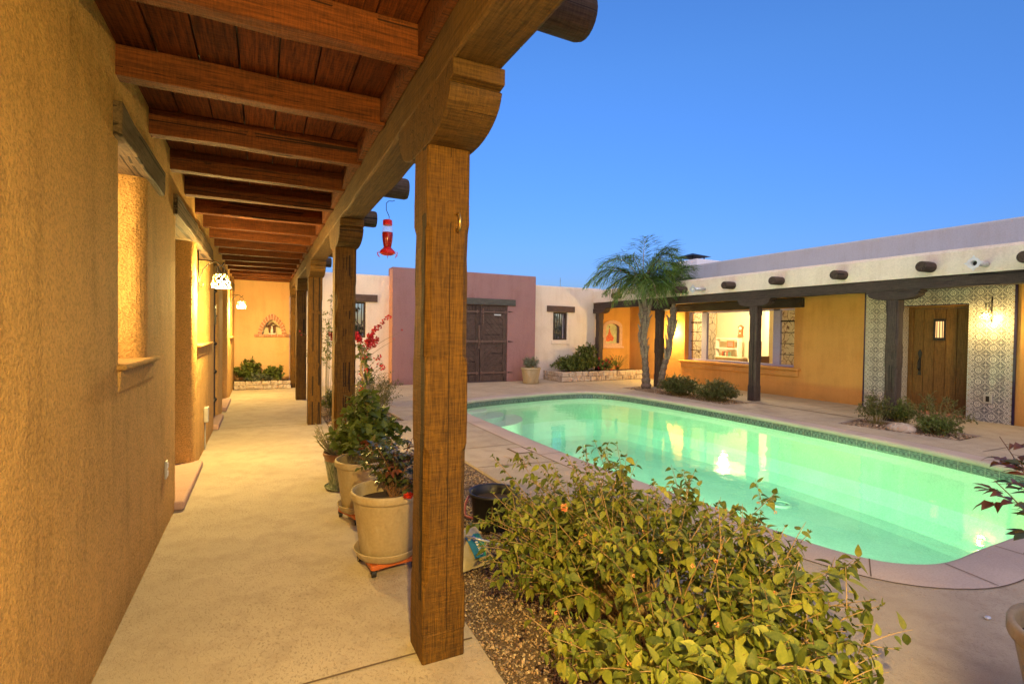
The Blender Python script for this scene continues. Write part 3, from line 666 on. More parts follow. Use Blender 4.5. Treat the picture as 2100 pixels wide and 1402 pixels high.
for y0,y1 in ((4.93,6.42),(8.65,9.75),(10.5,12.0)):
    mbx = MB(); mbx.box(XL-.38 if y0!=8.65 else XL-.09,XL+.07,y0,y1,.0,.075); obj('door_step', mbx, M['step'], hL, bevel=.02, bseg=3)
# studded door in the narrow doorway
dr = MB()
for k in range(6): dr.box(XL-.095,XL-.045,8.75+k*.145,8.75+k*.145+.139,.08,2.25)
door = obj('door', dr, M['gate_wood'], hL, bevel=.006)
mbx = MB()
for z in (.35,.8,1.25,1.7,2.1):
    mbx.box(XL-.045,XL-.030,8.78,9.58,z-.03,z+.03)
    for k in range(7): mbx.ball((XL-.03,8.84+k*.115,z),.018,6)
mbx.box(XL-.045,XL+.02,8.80,8.86,1.55,1.85); obj('strap_hinge', mbx, M['iron'], door)
M['litglass'] = m_emit('lit_window_glass',(1,.66,.28),3.6); M['dimglass'] = m_plain('dark_window_glass',(.03,.03,.035),.08,var=.1,bump=.02)
for y0,y1,z0 in ((3.19,3.78,1.31),(6.62,8.05,1.31),(12.95,13.9,1.31),(5.04,6.32,.08),(10.6,11.9,.08)):
    fr_ = MB(); x1 = XL-.27
    fr_.box(x1-.04,x1,y0,y0+.05,z0,2.42); fr_.box(x1-.04,x1,y1-.05,y1,z0,2.42); fr_.box(x1-.04,x1,y0+.05,y1-.05,z0,z0+.05); fr_.box(x1-.04,x1,y0+.05,y1-.05,2.37,2.42); fr_.box(x1-.035,x1-.005,(y0+y1)/2-.02,(y0+y1)/2+.02,z0+.05,2.37)
    f_ = obj('window' if z0>1 else 'glazed_door', fr_, M['lav_frame'], hL)
    obj('pane', MB().box(x1-.03,x1-.02,y0+.05,y1-.05,z0+.05,2.37), M['litglass'] if z0>1 else M['dimglass'], f_)
# house roof slab and parapet
obj('roof', MB().box(-6,.0,-3.5,15.3,3.205,3.3), M['stucco_tan'], hL)
obj('rear_wall', MB().box(-6,-5.8,-3.5,15.3,-.02,3.2).box(-5.8,XL-.5,-3.5,-3.3,-.02,3.2).box(-5.8,XL-.5,15.1,15.3,-.02,3.2), M['stucco_tan'], hL)
# small things fixed to it
o_ = thing('outlet_cover','small metal outlet cover low on the tan wall before the first doorway','outlet',(XL,4.5,.45))
obj('cover_plate', MB().box(XL,XL+.012,4.46,4.54,.385,.515), M['box_grey'], o_, bevel=.004)
obj('socket', MB().box(XL+.0121,XL+.018,4.48,4.52,.40,.44).box(XL+.0121,XL+.018,4.48,4.52,.46,.50), M['white_paint'], o_, bevel=.003)
o_ = thing('weatherproof_outlet','pale weatherproof outlet box with a conduit running down the wall under the lantern','outlet',(XL,7.3,.4))
obj('outlet_box', MB().box(XL,XL+.05,7.24,7.36,.34,.53), M['box_grey'], o_, bevel=.012)
obj('conduit', MB().tube([(XL+.012,7.3,.34),(XL+.012,7.3,.0)],.008), M['box_grey'], o_)

# ================================================================== PORCH over the walk
PX0, PX1 = .655, .868
pch = thing('porch','timber porch of square posts, long beam and close joists over the walk','porch',(.75,6,0))
YP = [-.16, 2.2, 5.35, 8.58, 11.72, 14.22]  # first post is out of view, added there to cast the deck shadow
def post_mb(x0, y0, wd=.204, h=2.325, cz=((.34,.98),(1.36,1.985)), j=.0025, base=0):
    def prof(c): return [(c,0),(wd-c,0),(wd,c),(wd,wd-c),(wd-c,wd),(c,wd),(0,wd-c),(0,c)]
    lev = [base]
    zs_ = [(base,.006),(base+.12,.006),(.13,.006)]
    for a,b_ in cz: zs_ += [(a-.005,.006),(a+.035,.027)]+[(a+.035+(b_-a-.07)*k/5,.027) for k in range(1,5)]+[(b_-.035,.027),(b_+.005,.006),(b_+.12,.006)]
    zs_ += [(h,.006)]; zs_ = sorted(set(zs_)); m_ = MB(); vs = []
    for z,c in zs_:
        for p in prof(c): vs.append((x0+p[0]+random.uniform(-j,j), y0+p[1]+random.uniform(-j,j), z))
    n = len(zs_); fs = [(i*8+k,i*8+(k+1)%8,(i+1)*8+(k+1)%8,(i+1)*8+k) for i in range(n-1) for k in range(8)]+[tuple(range(7,-1,-1)),tuple(range((n-1)*8,n*8))]
    return m_.add(vs,fs)
def corbel_profile(c, hl, z0, z1, q, st):
    """profile in (along,z): quarter-round ends with a step block above"""
    zt = z1-st; pts = []
    hw = .102
    for k in range(9):
        t_ = PI/2*k/8; pts.append((c+hw+(hl-hw-.03)*sin(t_)*1.0, z0+(zt-z0)*(1-cos(t_))*1.0))
    pts += [(c+hl-.03,zt),(c+hl-.045,zt+.012),(c+hl,zt+.02),(c+hl,z1)]
    return pts+[(2*c-p[0],p[1]) for p in reversed(pts)]
for i,y in enumerate(YP):
    p_ = obj('post', post_mb(.65,y), M['post_wood'], pch, bevel=.004)
    cb = MB().prism(corbel_profile(y+.102,.43 if i else .3,2.325,2.552,.2,.085),'x',PX0-.004,PX1+.004)
    obj('corbel', cb, M['corbel_wood'], p_, bevel=.008, smooth=False)
    if i==1:
        hk = MB(); cx=.79; cz_=2.0
        hk.tube([(cx,y-.0,cz_+.03),(cx,y-.03,cz_+.03),(cx,y-.045,cz_+.0),(cx,y-.045,cz_-.03),(cx,y-.02,cz_-.05),(cx,y-.008,cz_-.035)],.006,8); obj('hook', hk, M['brass'], p_, smooth=True)
mbx = MB(); beamy(mbx,PX0,PX1,-3.4,14.9,2.553,2.80,j=.006); obj('beam', mbx, M['beam_wood'], pch, bevel=.015)
YJ = [ -3.1+.8*k for k in range(22)]; YJ = [y+.0 for y in [2.31-.81*6+.81*k for k in range(22)] if y<14.8]
for y in YJ:
    mbx = MB(); beamy(mbx, XL-.16, PX0-.002, y-.045, y+.055, 2.715, 2.868, j=.004); obj('joist', mbx, M['joist_wood'], pch, bevel=.008)
for a,b_ in zip(YJ[:-1],YJ[1:]):
    obj('blocking', MB().box(PX0-.035,PX0-.004,a+.057,b_-.047,2.73,2.868), M['joist_wood'], pch)
xs_ = [-.66+.183*k for k in range(8)]; 
for k in range(8):
    mbx = MB(); beamy(mbx, xs_[k]+.0045, min(xs_[k]+.1785,.72), -3.4, 14.9, 2.871, 2.895, j=.001); obj('ceiling_board', mbx, M['board_wood'], pch)
obj('roof_deck', MB().box(XL-.1,.69,-3.4,14.9,2.897,3.19), M['black_plastic'], pch)
obj('parapet', MB().box(.7,.9,-3.5,15.0,2.805,3.35), M['stucco_cream'], pch, bevel=.03)
for k in range(-1,9):
    y = 1.86+1.5*k
    obj('viga', MB().tube([(.905,y,2.855),(1.0,y,2.855),(1.22,y,2.85),(1.245,y,2.85)],[.098,.1,.098,.090],20), M['viga_wood'], pch, smooth=False, bevel=.006)
# ================================================================== END WALL with niche
ew = thing('niche_wall','peach stucco end wall of the walk with an arched brick niche','wall',(0,14.9,0))
def arch(cx, z0, hw, h, n=10):  # pointed arch
    pts = [(cx-hw,z0)]; 
    R_ = (hw*hw+h*h)/(2*hw)*1.0
    for k in range(n+1):
        a = k/n; x = cx-hw+ R_-R_*cos(a*math.asin(h/R_)); z = z0+R_*sin(a*math.asin(h/R_)); pts.append((x,z))
    pts = pts[1:]; return pts+[(2*cx-p[0],p[1]) for p in reversed(pts[:-1])]
ncx, nz = .235, 1.36
A_in = arch(ncx,nz,.235,.40); A_out = arch(ncx,nz,.335,.555)
P2,F2 = poly_fill([(-.66,-.02),(.66,-.02),(.66,2.9),(-.66,2.9)],[A_in])
mb = MB().add([(x,14.9,z) for x,z in P2],F2)
n_ = len(A_in); mb.add([(x,14.9,z) for x,z in A_in]+[(x,15.03,z) for x,z in A_in],[(k,(k+1)%n_,n_+(k+1)%n_,n_+k) for k in range(n_)]+[tuple(range(n_,2*n_))],1)
mb.quad((.66,14.9,-.02),(.66,15.2,-.02),(.66,15.2,2.9),(.66,14.9,2.9)); mb.quad((-.66,15.2,-.02),(.66,15.2,-.02),(.66,15.2,2.9),(-.66,15.2,2.9))
M['niche_plaster'] = m_stucco('niche_plaster',(.68,.58,.38),.05,50,.2)
obj('wall', mb, [M['stucco_peach'],M['niche_plaster']], ew)
br = MB(); k0 = 15
def lerp_loop(A, t_):
    f_ = t_*(len(A)-1); i = min(int(f_),len(A)-2); u = f_-i; return (A[i][0]*(1-u)+A[i+1][0]*u, A[i][1]*(1-u)+A[i+1][1]*u)
for k in range(k0):
    a,b_ = (k+.1)/k0,(k+.9)/k0; q = [lerp_loop(A_in,a),lerp_loop(A_in,b_),lerp_loop(A_out,b_),lerp_loop(A_out,a)]
    br.prism(q,'y',14.868,14.9)
for k in range(6): br.box(ncx-.42+k*.14,ncx-.42+k*.14+.125,14.84,14.9,nz-.062,nz)
obj('brick_surround', br, M['brick'], ew, bevel=.004)
mo = MB(); P2 = [*A_in, *reversed(A_out)]; mo.add([(x,14.88,z) for x,z in P2],[(k,(k+1),len(P2)-2-k,len(P2)-1-k) for k in range(len(A_in)-1)]); mo.box(ncx-.41,ncx+.41,14.86,14.898,nz-.058,nz-.004)
obj('mortar', mo, M['mortar'], ew)
sh_ = thing('niche_shrine','small wooden shrine with a white robed figure standing in the brick niche','shrine',(ncx,14.96,nz))
obj('shrine_case', MB().prism([(ncx-.075,nz+.03),(ncx+.075,nz+.03),(ncx+.095,nz+.24),(ncx-.095,nz+.24)],'y',14.985,15.0).prism([(ncx-.16,nz+.2),(ncx,nz+.33),(ncx+.16,nz+.2),(ncx+.145,nz+.185),(ncx,nz+.295),(ncx-.145,nz+.185)],'y',14.90,15.0), m_plain('shrine_wood',(.10,.035,.015),.6), sh_)
obj('base', MB().box(ncx-.08,ncx+.09,14.91,15.0,nz+.002,nz+.03), M['white_paint'], sh_)
obj('figure', MB().lathe([(.001,0),(.032,.002),(.036,.05),(.03,.1),(.022,.13),(.012,.14),(.02,.155),(.022,.17),(.014,.19),(.001,.195)],(ncx,14.95,nz+.032),14), M['white_paint'], sh_, smooth=True)

# ================================================================== GARDEN WALLS AT THE BACK
YB = 14.4; PB = lambda a,d,z: (a, YB+d, z)
wL = thing('garden_wall','cream garden wall with a barred window left of the pink gate wall','wall',(2,YB,0),'cream garden walls')
obj('wall', wall_mesh(PB,.66,3.35,-.02,3.04,[(1.95,2.56,1.30,2.28,.30)],r=.02,rt=.06,thick=.30), M['stucco_cream'], wL)
wR = thing('garden_wall','cream garden wall with a small barred window right of the pink gate wall','wall',(9,YB,0),'cream garden walls')
obj('wall', wall_mesh(PB,7.5,10.45,-.02,3.03,[(8.55,9.08,1.27,2.18,.30)],r=.02,rt=.06,thick=.30), M['stucco_cream'], wR)
def barred(wall, x0,x1,z0,z1, lx0,lx1, sill):
    mbx = MB(); beamy(mbx,lx0,lx1,YB-.05,YB+.1,z1+.005,z1+.20,j=.004); obj('lintel', mbx, M['dark_wood_x'], wall, bevel=.006)
    f_ = MB(); y0,y1 = YB+.03,YB+.10
    for a,b_ in ((x0-.0,x0+.05),(x1-.05,x1+.0)): f_.box(a+.001,b_-.001,y0,y1,z0,z1)
    f_.box(x0+.05,x1-.05,y0,y1,z0,z0+.05); f_.box(x0+.05,x1-.05,y0,y1,z1-.05,z1)
    fo = obj('window_frame', f_, M['dark_wood'], wall)
    n = 5
    for k in range(n):
        x = x0+.05+(x1-x0-.1)*(k+.5)/n; tw = [(x+.006*sin(i),YB+.065+.006*cos(i*1.3),z0+.05+(z1-z0-.1)*i/8) for i in range(9)]
        obj('window_bar', MB().tube(tw,.013,6), M['dark_wood'], fo)
    if sill: obj('window_sill', MB().box(x0-.06,x1+.06,YB-.03,YB+.02,z0-.14,z0-.003), M['stucco_cream'], wall, bevel=.01)
barred(wL,1.95,2.56,1.30,2.28,1.75,2.87,False); barred(wR,8.55,9.08,1.27,2.18,8.30,9.35,True)
# pink gate wall
gw = thing('gate_wall','dusty pink stucco wall standing higher than its neighbours around the gate','wall',(5.4,14,0))
GX0,GX1 = 4.98, 6.70
mbx = wall_mesh(lambda a,d,z:(a,14+d,z),3.21,7.66,-.02,3.25,[(GX0,GX1,-.02,2.30,.55)],r=.015,rt=.05,thick=.55)
obj('wall', mbx, M['stucco_pink'], gw)
obj('side_face', MB().box(3.20,3.2099,14.03,14.4,0,3.2), M['pink_edge'], gw)
mbx = MB(); beamy(mbx,4.6,6.95,13.955,14.1,2.303,2.49,j=.004); obj('lintel', mbx, m_wood('grey_lintel_wood',(.06,.06,.055),(.13,.125,.11),'x',26,.5,1), gw, bevel=.006)
# double plank gate
gt = thing('plank_gate','dark weathered double gate of diagonal planks with iron strap hinges','gate',(5.84,14.05,0))
def leaf(x0,x1,flip):
    f_ = MB(); y0,y1 = 14.03,14.09
    f_.box(x0,x0+.13,y0,y1,.03,2.29); f_.box(x1-.13,x1,y0,y1,.03,2.29)
    for z0,z1 in ((.03,.20),(1.14,1.30),(2.14,2.29)): f_.box(x0+.13,x1-.13,y0+.003,y1,z0,z1)
    lf = obj('gate_leaf', f_, M['gate_wood'], gt, bevel=.006)
    # diagonal planks, mirrored above and below the middle rail
    for (za,zb,dr_) in ((.20,1.14,1 if not flip else -1),(1.30,2.14,-1 if not flip else 1)):
        pl = MB(); w_ = x1-x0-.26; xa = x0+.13; st = .15
        for k in range(-12,14):
            a = k*st; q=[]
            # strip between lines  s = t*dr + a  and a+st*.93, clipped to the panel rectangle
            poly = [(0,0),(w_,0),(w_,zb-za),(0,zb-za)]
            def clip(poly, f):
                o=[]; 
                for i in range(len(poly)):
                    p,q_ = poly[i],poly[(i+1)%len(poly)]; fp,fq = f(p),f(q_)
                    if fp>=0: o.append(p)
                    if fp*fq<0: u = fp/(fp-fq); o.append((p[0]+(q_[0]-p[0])*u,p[1]+(q_[1]-p[1])*u))
                return o
            s_ = lambda p: p[1]-dr_*p[0]*1.05
            poly = clip(poly, lambda p: s_(p)-a)
            if len(poly)>2: poly = clip(poly, lambda p: a+st*.94-s_(p))
            if len(poly)>2: pl.prism([(xa+p[0],za+p[1]) for p in poly],'y',y0+.018+.004*(k%2),y1-.01)
        obj('panel', pl, M['gate_wood_d'], lf)
    return lf
l1 = leaf(GX0+.01,5.80,True); l2 = leaf(5.82,GX1-.01,False)
def strap(x0,x1,z,par):
    h_ = MB(); h_.box(x0,x1,14.015,14.03,z-.022,z+.022)
    for x in (x0+.02,(x0+x1)/2,x1-.02):
        h_.prism([(x-.06,z),(x,z+.05),(x+.06,z),(x,z-.05)],'y',14.008,14.03); h_.ball((x,14.005,z),.014,6)
    obj('strap_hinge', h_, m_plain('rusty_iron',(.16,.10,.08),.6,.5) if 'rust' not in M else M['rust'], par)
M['rust'] = m_plain('rusty_iron',(.16,.10,.08),.6,.5)
for z in (.28,1.22,2.1): strap(5.86,6.66,z,l2); strap(5.02,5.74,z,l1)
obj('mail_slot', MB().box(6.26,6.48,14.01,14.03,2.0,2.035), M['galv'], l2)
h_ = MB(); h_.box(5.755,5.80,14.0,14.03,1.0,1.7); h_.tube([(5.78,14.0,1.1),(5.78,13.95,1.12),(5.78,13.95,1.28),(5.78,14.0,1.3)],.012,8); h_.box(5.88,5.92,14.0,14.03,1.7,2.2)
for k in range(5): h_.ball((5.90,13.998,1.75+.1*k),.022,6)
obj('gate_latch', h_, M['rust'], l1)
for z in (.28,1.22,2.12): obj('wall_spike', MB().prism([(GX1+.02,z-.02),(GX1+.2,z),(GX1+.02,z+.02)],'y',13.985,14.0), M['iron'], gt)
obj('threshold', MB().box(GX0,GX1,14.0,14.3,.0,.02), M['dark_wood_x'], gt)
o_ = thing('wall_switch','small white switch plate on the cream wall beside the gate wall','switch',(7.75,YB,.95)); obj('switch_plate', MB().box(7.74,7.82,YB-.012,YB,.88,1.0), M['white_paint'], o_, bevel=.004)
obj('rocker', MB().box(7.765,7.795,YB-.018,YB-.0121,.92,.96), M['white_paint'], o_)
# ================================================================== RIGHT HOUSE
XR = 11.78; PR = lambda a,d,z: (XR+d, a, z)
hR = thing('courtyard_house','ochre stucco house across the pool with a wide lit window and tiled entrance','house',(XR,8,0))
WY0,WY1,WZ0,WZ1 = 8.24,11.86,.72,2.20
DY0,DY1,DZ = 4.78,5.87,2.13
ww = wall_mesh(PR,2.0,14.5,-.02,2.62,[(WY0,WY1,WZ0,WZ1,.35),(DY0,DY1,-.02,DZ,.35)],r=.015,thick=.35)
obj('wall', ww, M['stucco_ochre'], hR)
# end wall of the portal with the arched tile picture
A_ = [(10.72,1.17),(11.30,1.17),(11.30,1.72)]+[(11.01+.29*cos(t),1.72+.13*sin(t)) for t in [PI*k/8 for k in range(1,8)]]+[(10.72,1.72)]
P2,F2 = poly_fill([(10.12,-.02),(XR,-.02),(XR,2.62),(10.12,2.62)],[A_])
mb = MB().add([(x,14.5,z) for x,z in P2],F2); n_=len(A_)
mb.add([(x,14.5,z) for x,z in A_]+[(x,14.62,z) for x,z in A_],[(k,(k+1)%n_,n_+(k+1)%n_,n_+k) for k in range(n_)],1); mb.box(10.12,XR,14.63,14.8,-.02,2.62)
obj('portal_end_wall', mb, [M['stucco_ochre'],M['stucco_pink']], hR)
A_o = [(10.60,1.05),(11.42,1.05),(11.42,1.75)]+[(11.01+.41*cos(t),1.75+.22*sin(t)) for t in [PI*k/8 for k in range(1,8)]]+[(10.60,1.75)]
P2,F2 = poly_fill(A_o,[A_]); fr_ = MB(); n1=len(A_o)
fr_.add([(x,14.465,z) for x,z in P2],F2); fr_.add([(x,14.465,z) for x,z in A_o]+[(x,14.5,z) for x,z in A_o],[(k,(k+1)%n1,n1+(k+1)%n1,n1+k) for k in range(n1)]); fr_.box(10.55,11.47,14.43,14.5,1.0,1.06)
obj('alcove_surround', fr_, m_plain('pink_cast_stone',(.62,.38,.26),.85), hR)
mu = thing('tile_picture','tile picture of a woman in a red ruffled dress in the arched alcove','picture',(11.0,14.6,1.2))
P2,F2 = poly_fill(A_,[]); obj('tile_ground', MB().add([(x,14.618,z) for x,z in P2],F2), m_plain('picture_ground',(.55,.52,.28),.4,var=.2,scale=9), mu)
dress = MB().prism([(10.83,1.24),(10.93,1.22),(11.02,1.25),(11.12,1.24),(11.17,1.33),(11.13,1.40),(11.06,1.46),(11.01,1.56),(10.985,1.66),(10.95,1.66),(10.94,1.56),(10.90,1.46),(10.84,1.38)],'y',14.608,14.6175)
obj('dress', dress, m_plain('picture_red',(.65,.12,.05),.4,var=.4,scale=30), mu)
fg = MB().prism([(10.955,1.66),(10.985,1.66),(10.99,1.70),(10.98,1.73),(10.955,1.73),(10.945,1.70)],'y',14.600,14.607); obj('figure_skin', fg, m_plain('picture_skin',(.5,.3,.18),.4), mu)
obj('figure_hair', MB().prism([(10.945,1.725),(10.985,1.725),(10.98,1.765),(10.95,1.765)],'y',14.598,14.6065), M['black_plastic'], mu)
# high roof wall set back, with chimney
rf = MB(); r_=.07
for (x0,x1,y0,y1,z0,z1) in ((11.80,12.2,2.0,12.4,2.64,3.63),):
    rf.box(x0,x1,y0,y1,z0,z1)
rf.box(12.25,20,2.0,12.4,2.9,3.3); rf.box(11.8,20,12.45,14.8,2.64,2.9)
obj('roof', rf, M['stucco_grey'], hR, bevel=.05, bseg=4)
ch = MB(); ch.box(13.4,14.6,13.0,14.1,2.9,4.12); 
ch_ = obj('chimney', ch, m_plain('white_brick',(.72,.72,.75),.8,var=.08), hR, bevel=.02)
cp_ = MB(); 
for x in (13.55,14.1): 
    for y in (13.35,13.9): cp_.box(x,x+.03,y,y+.03,4.12,4.26)
cp_.add([(13.4,13.2,4.27),(14.3,13.2,4.27),(14.3,14.1,4.27),(13.4,14.1,4.27),(13.85,13.65,4.42)],[(0,1,4),(1,2,4),(2,3,4),(3,0,4),(3,2,1,0)])
obj('chimney_cap', cp_, M['iron'], ch_)
# window
wn = MB(); X0,X1 = XR+.16,XR+.24
mull = [(WY0,.07),(8.74,.20),(11.14,.20),(11.79,.07)]
for y,wd in mull: wn.box(X0,X1,y,y+wd,WZ0+.05,WZ1)
wn.box(X0-.02,X1,WY0,WY1,WZ0,WZ0+.055); wn.box(X0,X1,WY0+.07,WY1-.07,WZ1-.045,WZ1+0)
win = obj('window', wn, M['lav_frame'], hR, bevel=.005)
for a,b_ in ((8.31,8.74),(11.34,11.79)):
    for z,h_ in ((1.02,.018),(1.30,.018),(1.58,.018),(1.86,.04)): obj('muntin', MB().box(X0+.028,X0+.05,a,b_,z,z+h_), M['iron'], win)
for a,b_ in ((8.31,8.74),(8.94,11.14),(11.34,11.79)): obj('pane', MB().quad((X0+.04,a,WZ0+.055),(X0+.04,b_,WZ0+.055),(X0+.04,b_,WZ1-.045),(X0+.04,a,WZ1-.045)), M['glass'], win)
mbx = MB(); beamy(mbx,XR-.06,XR+.1,7.99,12.2,2.203,2.43,j=.005); obj('lintel', mbx, M['dark_wood_y'], hR, bevel=.008)
obj('window_sill', MB().box(XR-.11,XR+.2,8.05,12.02,.655,.718).box(XR-.05,XR-.001,8.10,11.97,.50,.655), M['stucco_ochre'], hR, bevel=.02, bseg=3)
# tiled entrance
def tquad(mbx,y0,y1,z0,z1,x=XR-.025,mi=0): mbx.box(x,XR-.001,y0,y1,z0,z1,mi)
tl = MB()
tquad(tl,4.236,4.675,.0,2.5); tquad(tl,4.675,6.47,2.24,2.5); tquad(tl,6.11,6.47,.0,2.2395); tquad(tl,4.675,6.109,2.15,2.2395)
sr = obj('tile_surround', tl, M['tile_main'], hR)
for a in ((4.136,4.2355,.0,2.5),(6.4705,6.57,.0,2.5),(4.6755,4.775,.0,2.149),(5.93,6.109,.0,2.149)):
    te = MB(); tquad(te,*a); obj('tile_border', te, M['tile_edge'], sr)
tb = MB(); tquad(tb,4.10,4.1355,.0,2.5,XR-.03); tquad(tb,6.5705,6.60,.0,2.5,XR-.03); tquad(tb,5.885,5.929,.0,2.149,XR-.03); tb.box(XR-.03,XR-.001,4.776,5.884,2.131,2.149)
obj('cobalt_trim', tb, M['tile_blue'], sr)
obj('reveal_tile', MB().box(XR-.02,XR+.22,DY1-.012,DY1-.001,.0,DZ-.002), M['tile_edge_x'], sr)
# planked door with grille and long handle
M['door_wood'] = m_wood('painted_door',(.11,.052,.012),(.19,.098,.025),'z',20,.2,0)
dd = MB(); nb=5; yw=(DY1-DY0-.17)/nb
for k in range(nb):
    a = DY0+.085+k*yw
    if k==2:
        dd.box(XR+.22,XR+.27,a+.003,a+yw-.003,.05,1.50); dd.box(XR+.22,XR+.27,a+.003,a+yw-.003,1.84,2.08)
    else: dd.box(XR+.22,XR+.27,a+.003,a+yw-.003,.05,2.08)
do_ = obj('door', dd, M['door_wood'], hR, bevel=.006)
obj('door_frame', MB().box(XR+.19,XR+.33,DY0,DY0+.08,0,DZ).box(XR+.19,XR+.33,DY1-.093,DY1-.013,0,DZ).box(XR+.19,XR+.33,DY0+.08,DY1-.093,2.085,DZ), M['door_wood'], hR, bevel=.006)
gy = DY0+.085+2*yw
gr = MB().box(XR+.19,XR+.22,gy-.005,gy+.02,1.46,1.88).box(XR+.19,XR+.22,gy+yw-.02,gy+yw+.005,1.46,1.88).box(XR+.19,XR+.22,gy+.02,gy+yw-.02,1.46,1.51).box(XR+.19,XR+.22,gy+.02,gy+yw-.02,1.83,1.88)
for k in range(3): gr.tube([(XR+.205,gy+yw*(k+1)/4,1.5),(XR+.205,gy+yw*(k+1)/4,1.84)],.007,6)
obj('door_grille', gr, M['iron'], do_)
obj('lit_pane', MB().quad((XR+.25,gy,1.50),(XR+.25,gy+yw,1.50),(XR+.25,gy+yw,1.84),(XR+.25,gy,1.84)), m_emit('lit_pane',(1,.55,.20),.55), do_)
hd = MB(); hy = DY1-.22; hd.prism([(hy-.03,.75),(hy+.03,.75),(hy+.018,.82),(hy+.018,1.10),(hy+.035,1.2),(hy,1.27),(hy-.035,1.2),(hy-.018,1.10),(hy-.018,.82)],'x',XR+.205,XR+.22); hd.tube([(XR+.205,hy,.84),(XR+.15,hy,.88),(XR+.15,hy,1.02),(XR+.205,hy,1.08)],.012,8)
obj('handle', hd, M['iron'], do_)
obj('door_step', MB().box(XR-.03,XR+.33,DY0+.001,DY1-.013,.0,.05), m_plain('terracotta_step',(.38,.18,.10),.6), hR, bevel=.01)
# interior room
rm = MB(); rx0,rx1,ry0,ry1,rz = XR+.352,15.5,7.2,14.4,2.6
rm.quad((rx1,ry0,0),(rx1,ry1,0),(rx1,ry1,rz),(rx1,ry0,rz)); rm.quad((rx0,ry0,0),(rx1,ry0,0),(rx1,ry0,rz),(rx0,ry0,rz)); rm.quad((rx0,ry1,0),(rx1,ry1,0),(rx1,ry1,rz),(rx0,ry1,rz)); rm.quad((rx0,ry0,rz),(rx1,ry0,rz),(rx1,ry1,rz),(rx0,ry1,rz))
rm.box(14.9,15.49,11.3,11.45,0,rz-.01)
rm.box(15.25,15.49,11.46,14.39,.0,.35)
obj('room', rm, M['room_wall'], hR)
obj('room_floor', MB().quad((rx0,ry0,.02),(rx1,ry0,.02),(rx1,ry1,.02),(rx0,ry1,.02)), m_plain('room_floor',(.35,.2,.1),.4), hR)
cr_ = MB()
def curtain(y0,y1,lab):
    m_ = MB(); n=28; vs=[]
    for z in (.10,2.35):
        for k in range(n+1): vs.append((12.28+.03*sin(k*1.35)+.008*sin(k*3.1), y0+(y1-y0)*k/n, z))
    m_.add(vs,[(k,k+1,n+2+k,n+1+k) for k in range(n)]); return tag(obj('curtain', m_, M['curtain'], smooth=True),lab,'curtain','patterned curtains in the wide window')
curtain(8.50,8.95,'patterned curtain at the right end of the wide window'); curtain(11.12,11.42,'narrow patterned curtain right of the left window mullion'); curtain(11.55,12.35,'patterned curtain behind the left panes of the wide window')
sf = thing('bookcase','white built-in bookcase with three shelves seen through the window','bookcase',(15.3,13.1,0))
m_ = MB(); m_.box(15.05,15.25,12.62,12.66,.36,1.40); m_.box(15.05,15.25,13.62,13.66,.36,1.40)
for z in (.38,.70,1.02,1.38): m_.box(15.05,15.25,12.66,13.62,z-.02,z+.02)
obj('case', m_, M['shade_white'], sf)
m_ = MB(); m_.box(15.1,15.12,12.85,13.15,1.06,1.30); fr_=obj('picture_frame', m_, M['orange_wood']); tag(fr_,'small brown framed photo on the top shelf of the bookcase','picture')
m_ = MB(); m_.box(15.094,15.098,12.89,13.11,1.10,1.26); o_=obj('print',m_,m_plain('photo_print',(.45,.25,.2),.5,var=.4,scale=40),fr_)
cols = [(.6,.1,.05),(.1,.15,.12),(.7,.6,.4),(.55,.12,.08),(.2,.3,.2)]
for k in range(5):
    b_ = obj('book', MB().box(15.07,15.2,13.28-.06*k,13.28-.06*k+.045,.722,.72+.2-.02*(k%3)), m_plain('book_cover',cols[k],.6)); tag(b_,['red book standing at the left of the middle shelf','dark green book second on the middle shelf','cream book in the middle of the shelf','dark red book fourth on the middle shelf','grey green book at the right of the row on the middle shelf'][k],'book','books on the middle shelf')
ck = thing('wall_clock','ornate wooden wall clock hanging above the bookcase','clock',(15.48,12.85,1.48))
obj('clock_case', MB().prism([(12.76,1.46),(12.98,1.46),(12.94,1.52),(12.93,1.72),(12.97,1.8),(12.86,1.88),(12.75,1.8),(12.79,1.7),(12.79,1.52)],'x',15.42,15.48), M['orange_wood'], ck)
f_ = MB(); n=20; f_.add([(15.415,12.86+.06*cos(2*PI*k/n),1.76+.06*sin(2*PI*k/n)) for k in range(n)],[tuple(range(n))]); f_.add([(15.415,12.86+.03*cos(2*PI*k/n),1.58+.03*sin(2*PI*k/n)) for k in range(n)],[tuple(range(n))]); obj('clock_face', f_, M['shade_white'], ck)
pt = thing('wall_painting','red and yellow abstract painting on the room wall beside the curtain','painting',(15.46,14.2,1.4))
obj('canvas', MB().box(15.44,15.48,13.98,14.3,1.5,2.45), m_plain('canvas_yellow',(.62,.42,.1),.6,var=.5,scale=12), pt)
obj('red_block', MB().box(15.43,15.439,13.98,14.3,2.1,2.45), m_plain('canvas_red',(.6,.06,.03),.6), pt); obj('green_block', MB().prism([(13.98,1.95),(14.3,2.09),(14.3,1.8),(14.1,1.75)],'x',15.43,15.439), m_plain('canvas_green',(.1,.2,.1),.6,var=.5,scale=20), pt)
so = thing('sofa','tan sofa with its back to the window inside the room','sofa',(13.6,11.6,0))
obj('sofa_back', MB().box(13.4,13.6,11.0,12.9,.3,.82), M['sofa'], so, bevel=.06, bseg=3); obj('sofa_seat', MB().box(13.6,14.3,11.0,12.9,.05,.45), M['sofa'], so, bevel=.06, bseg=3)
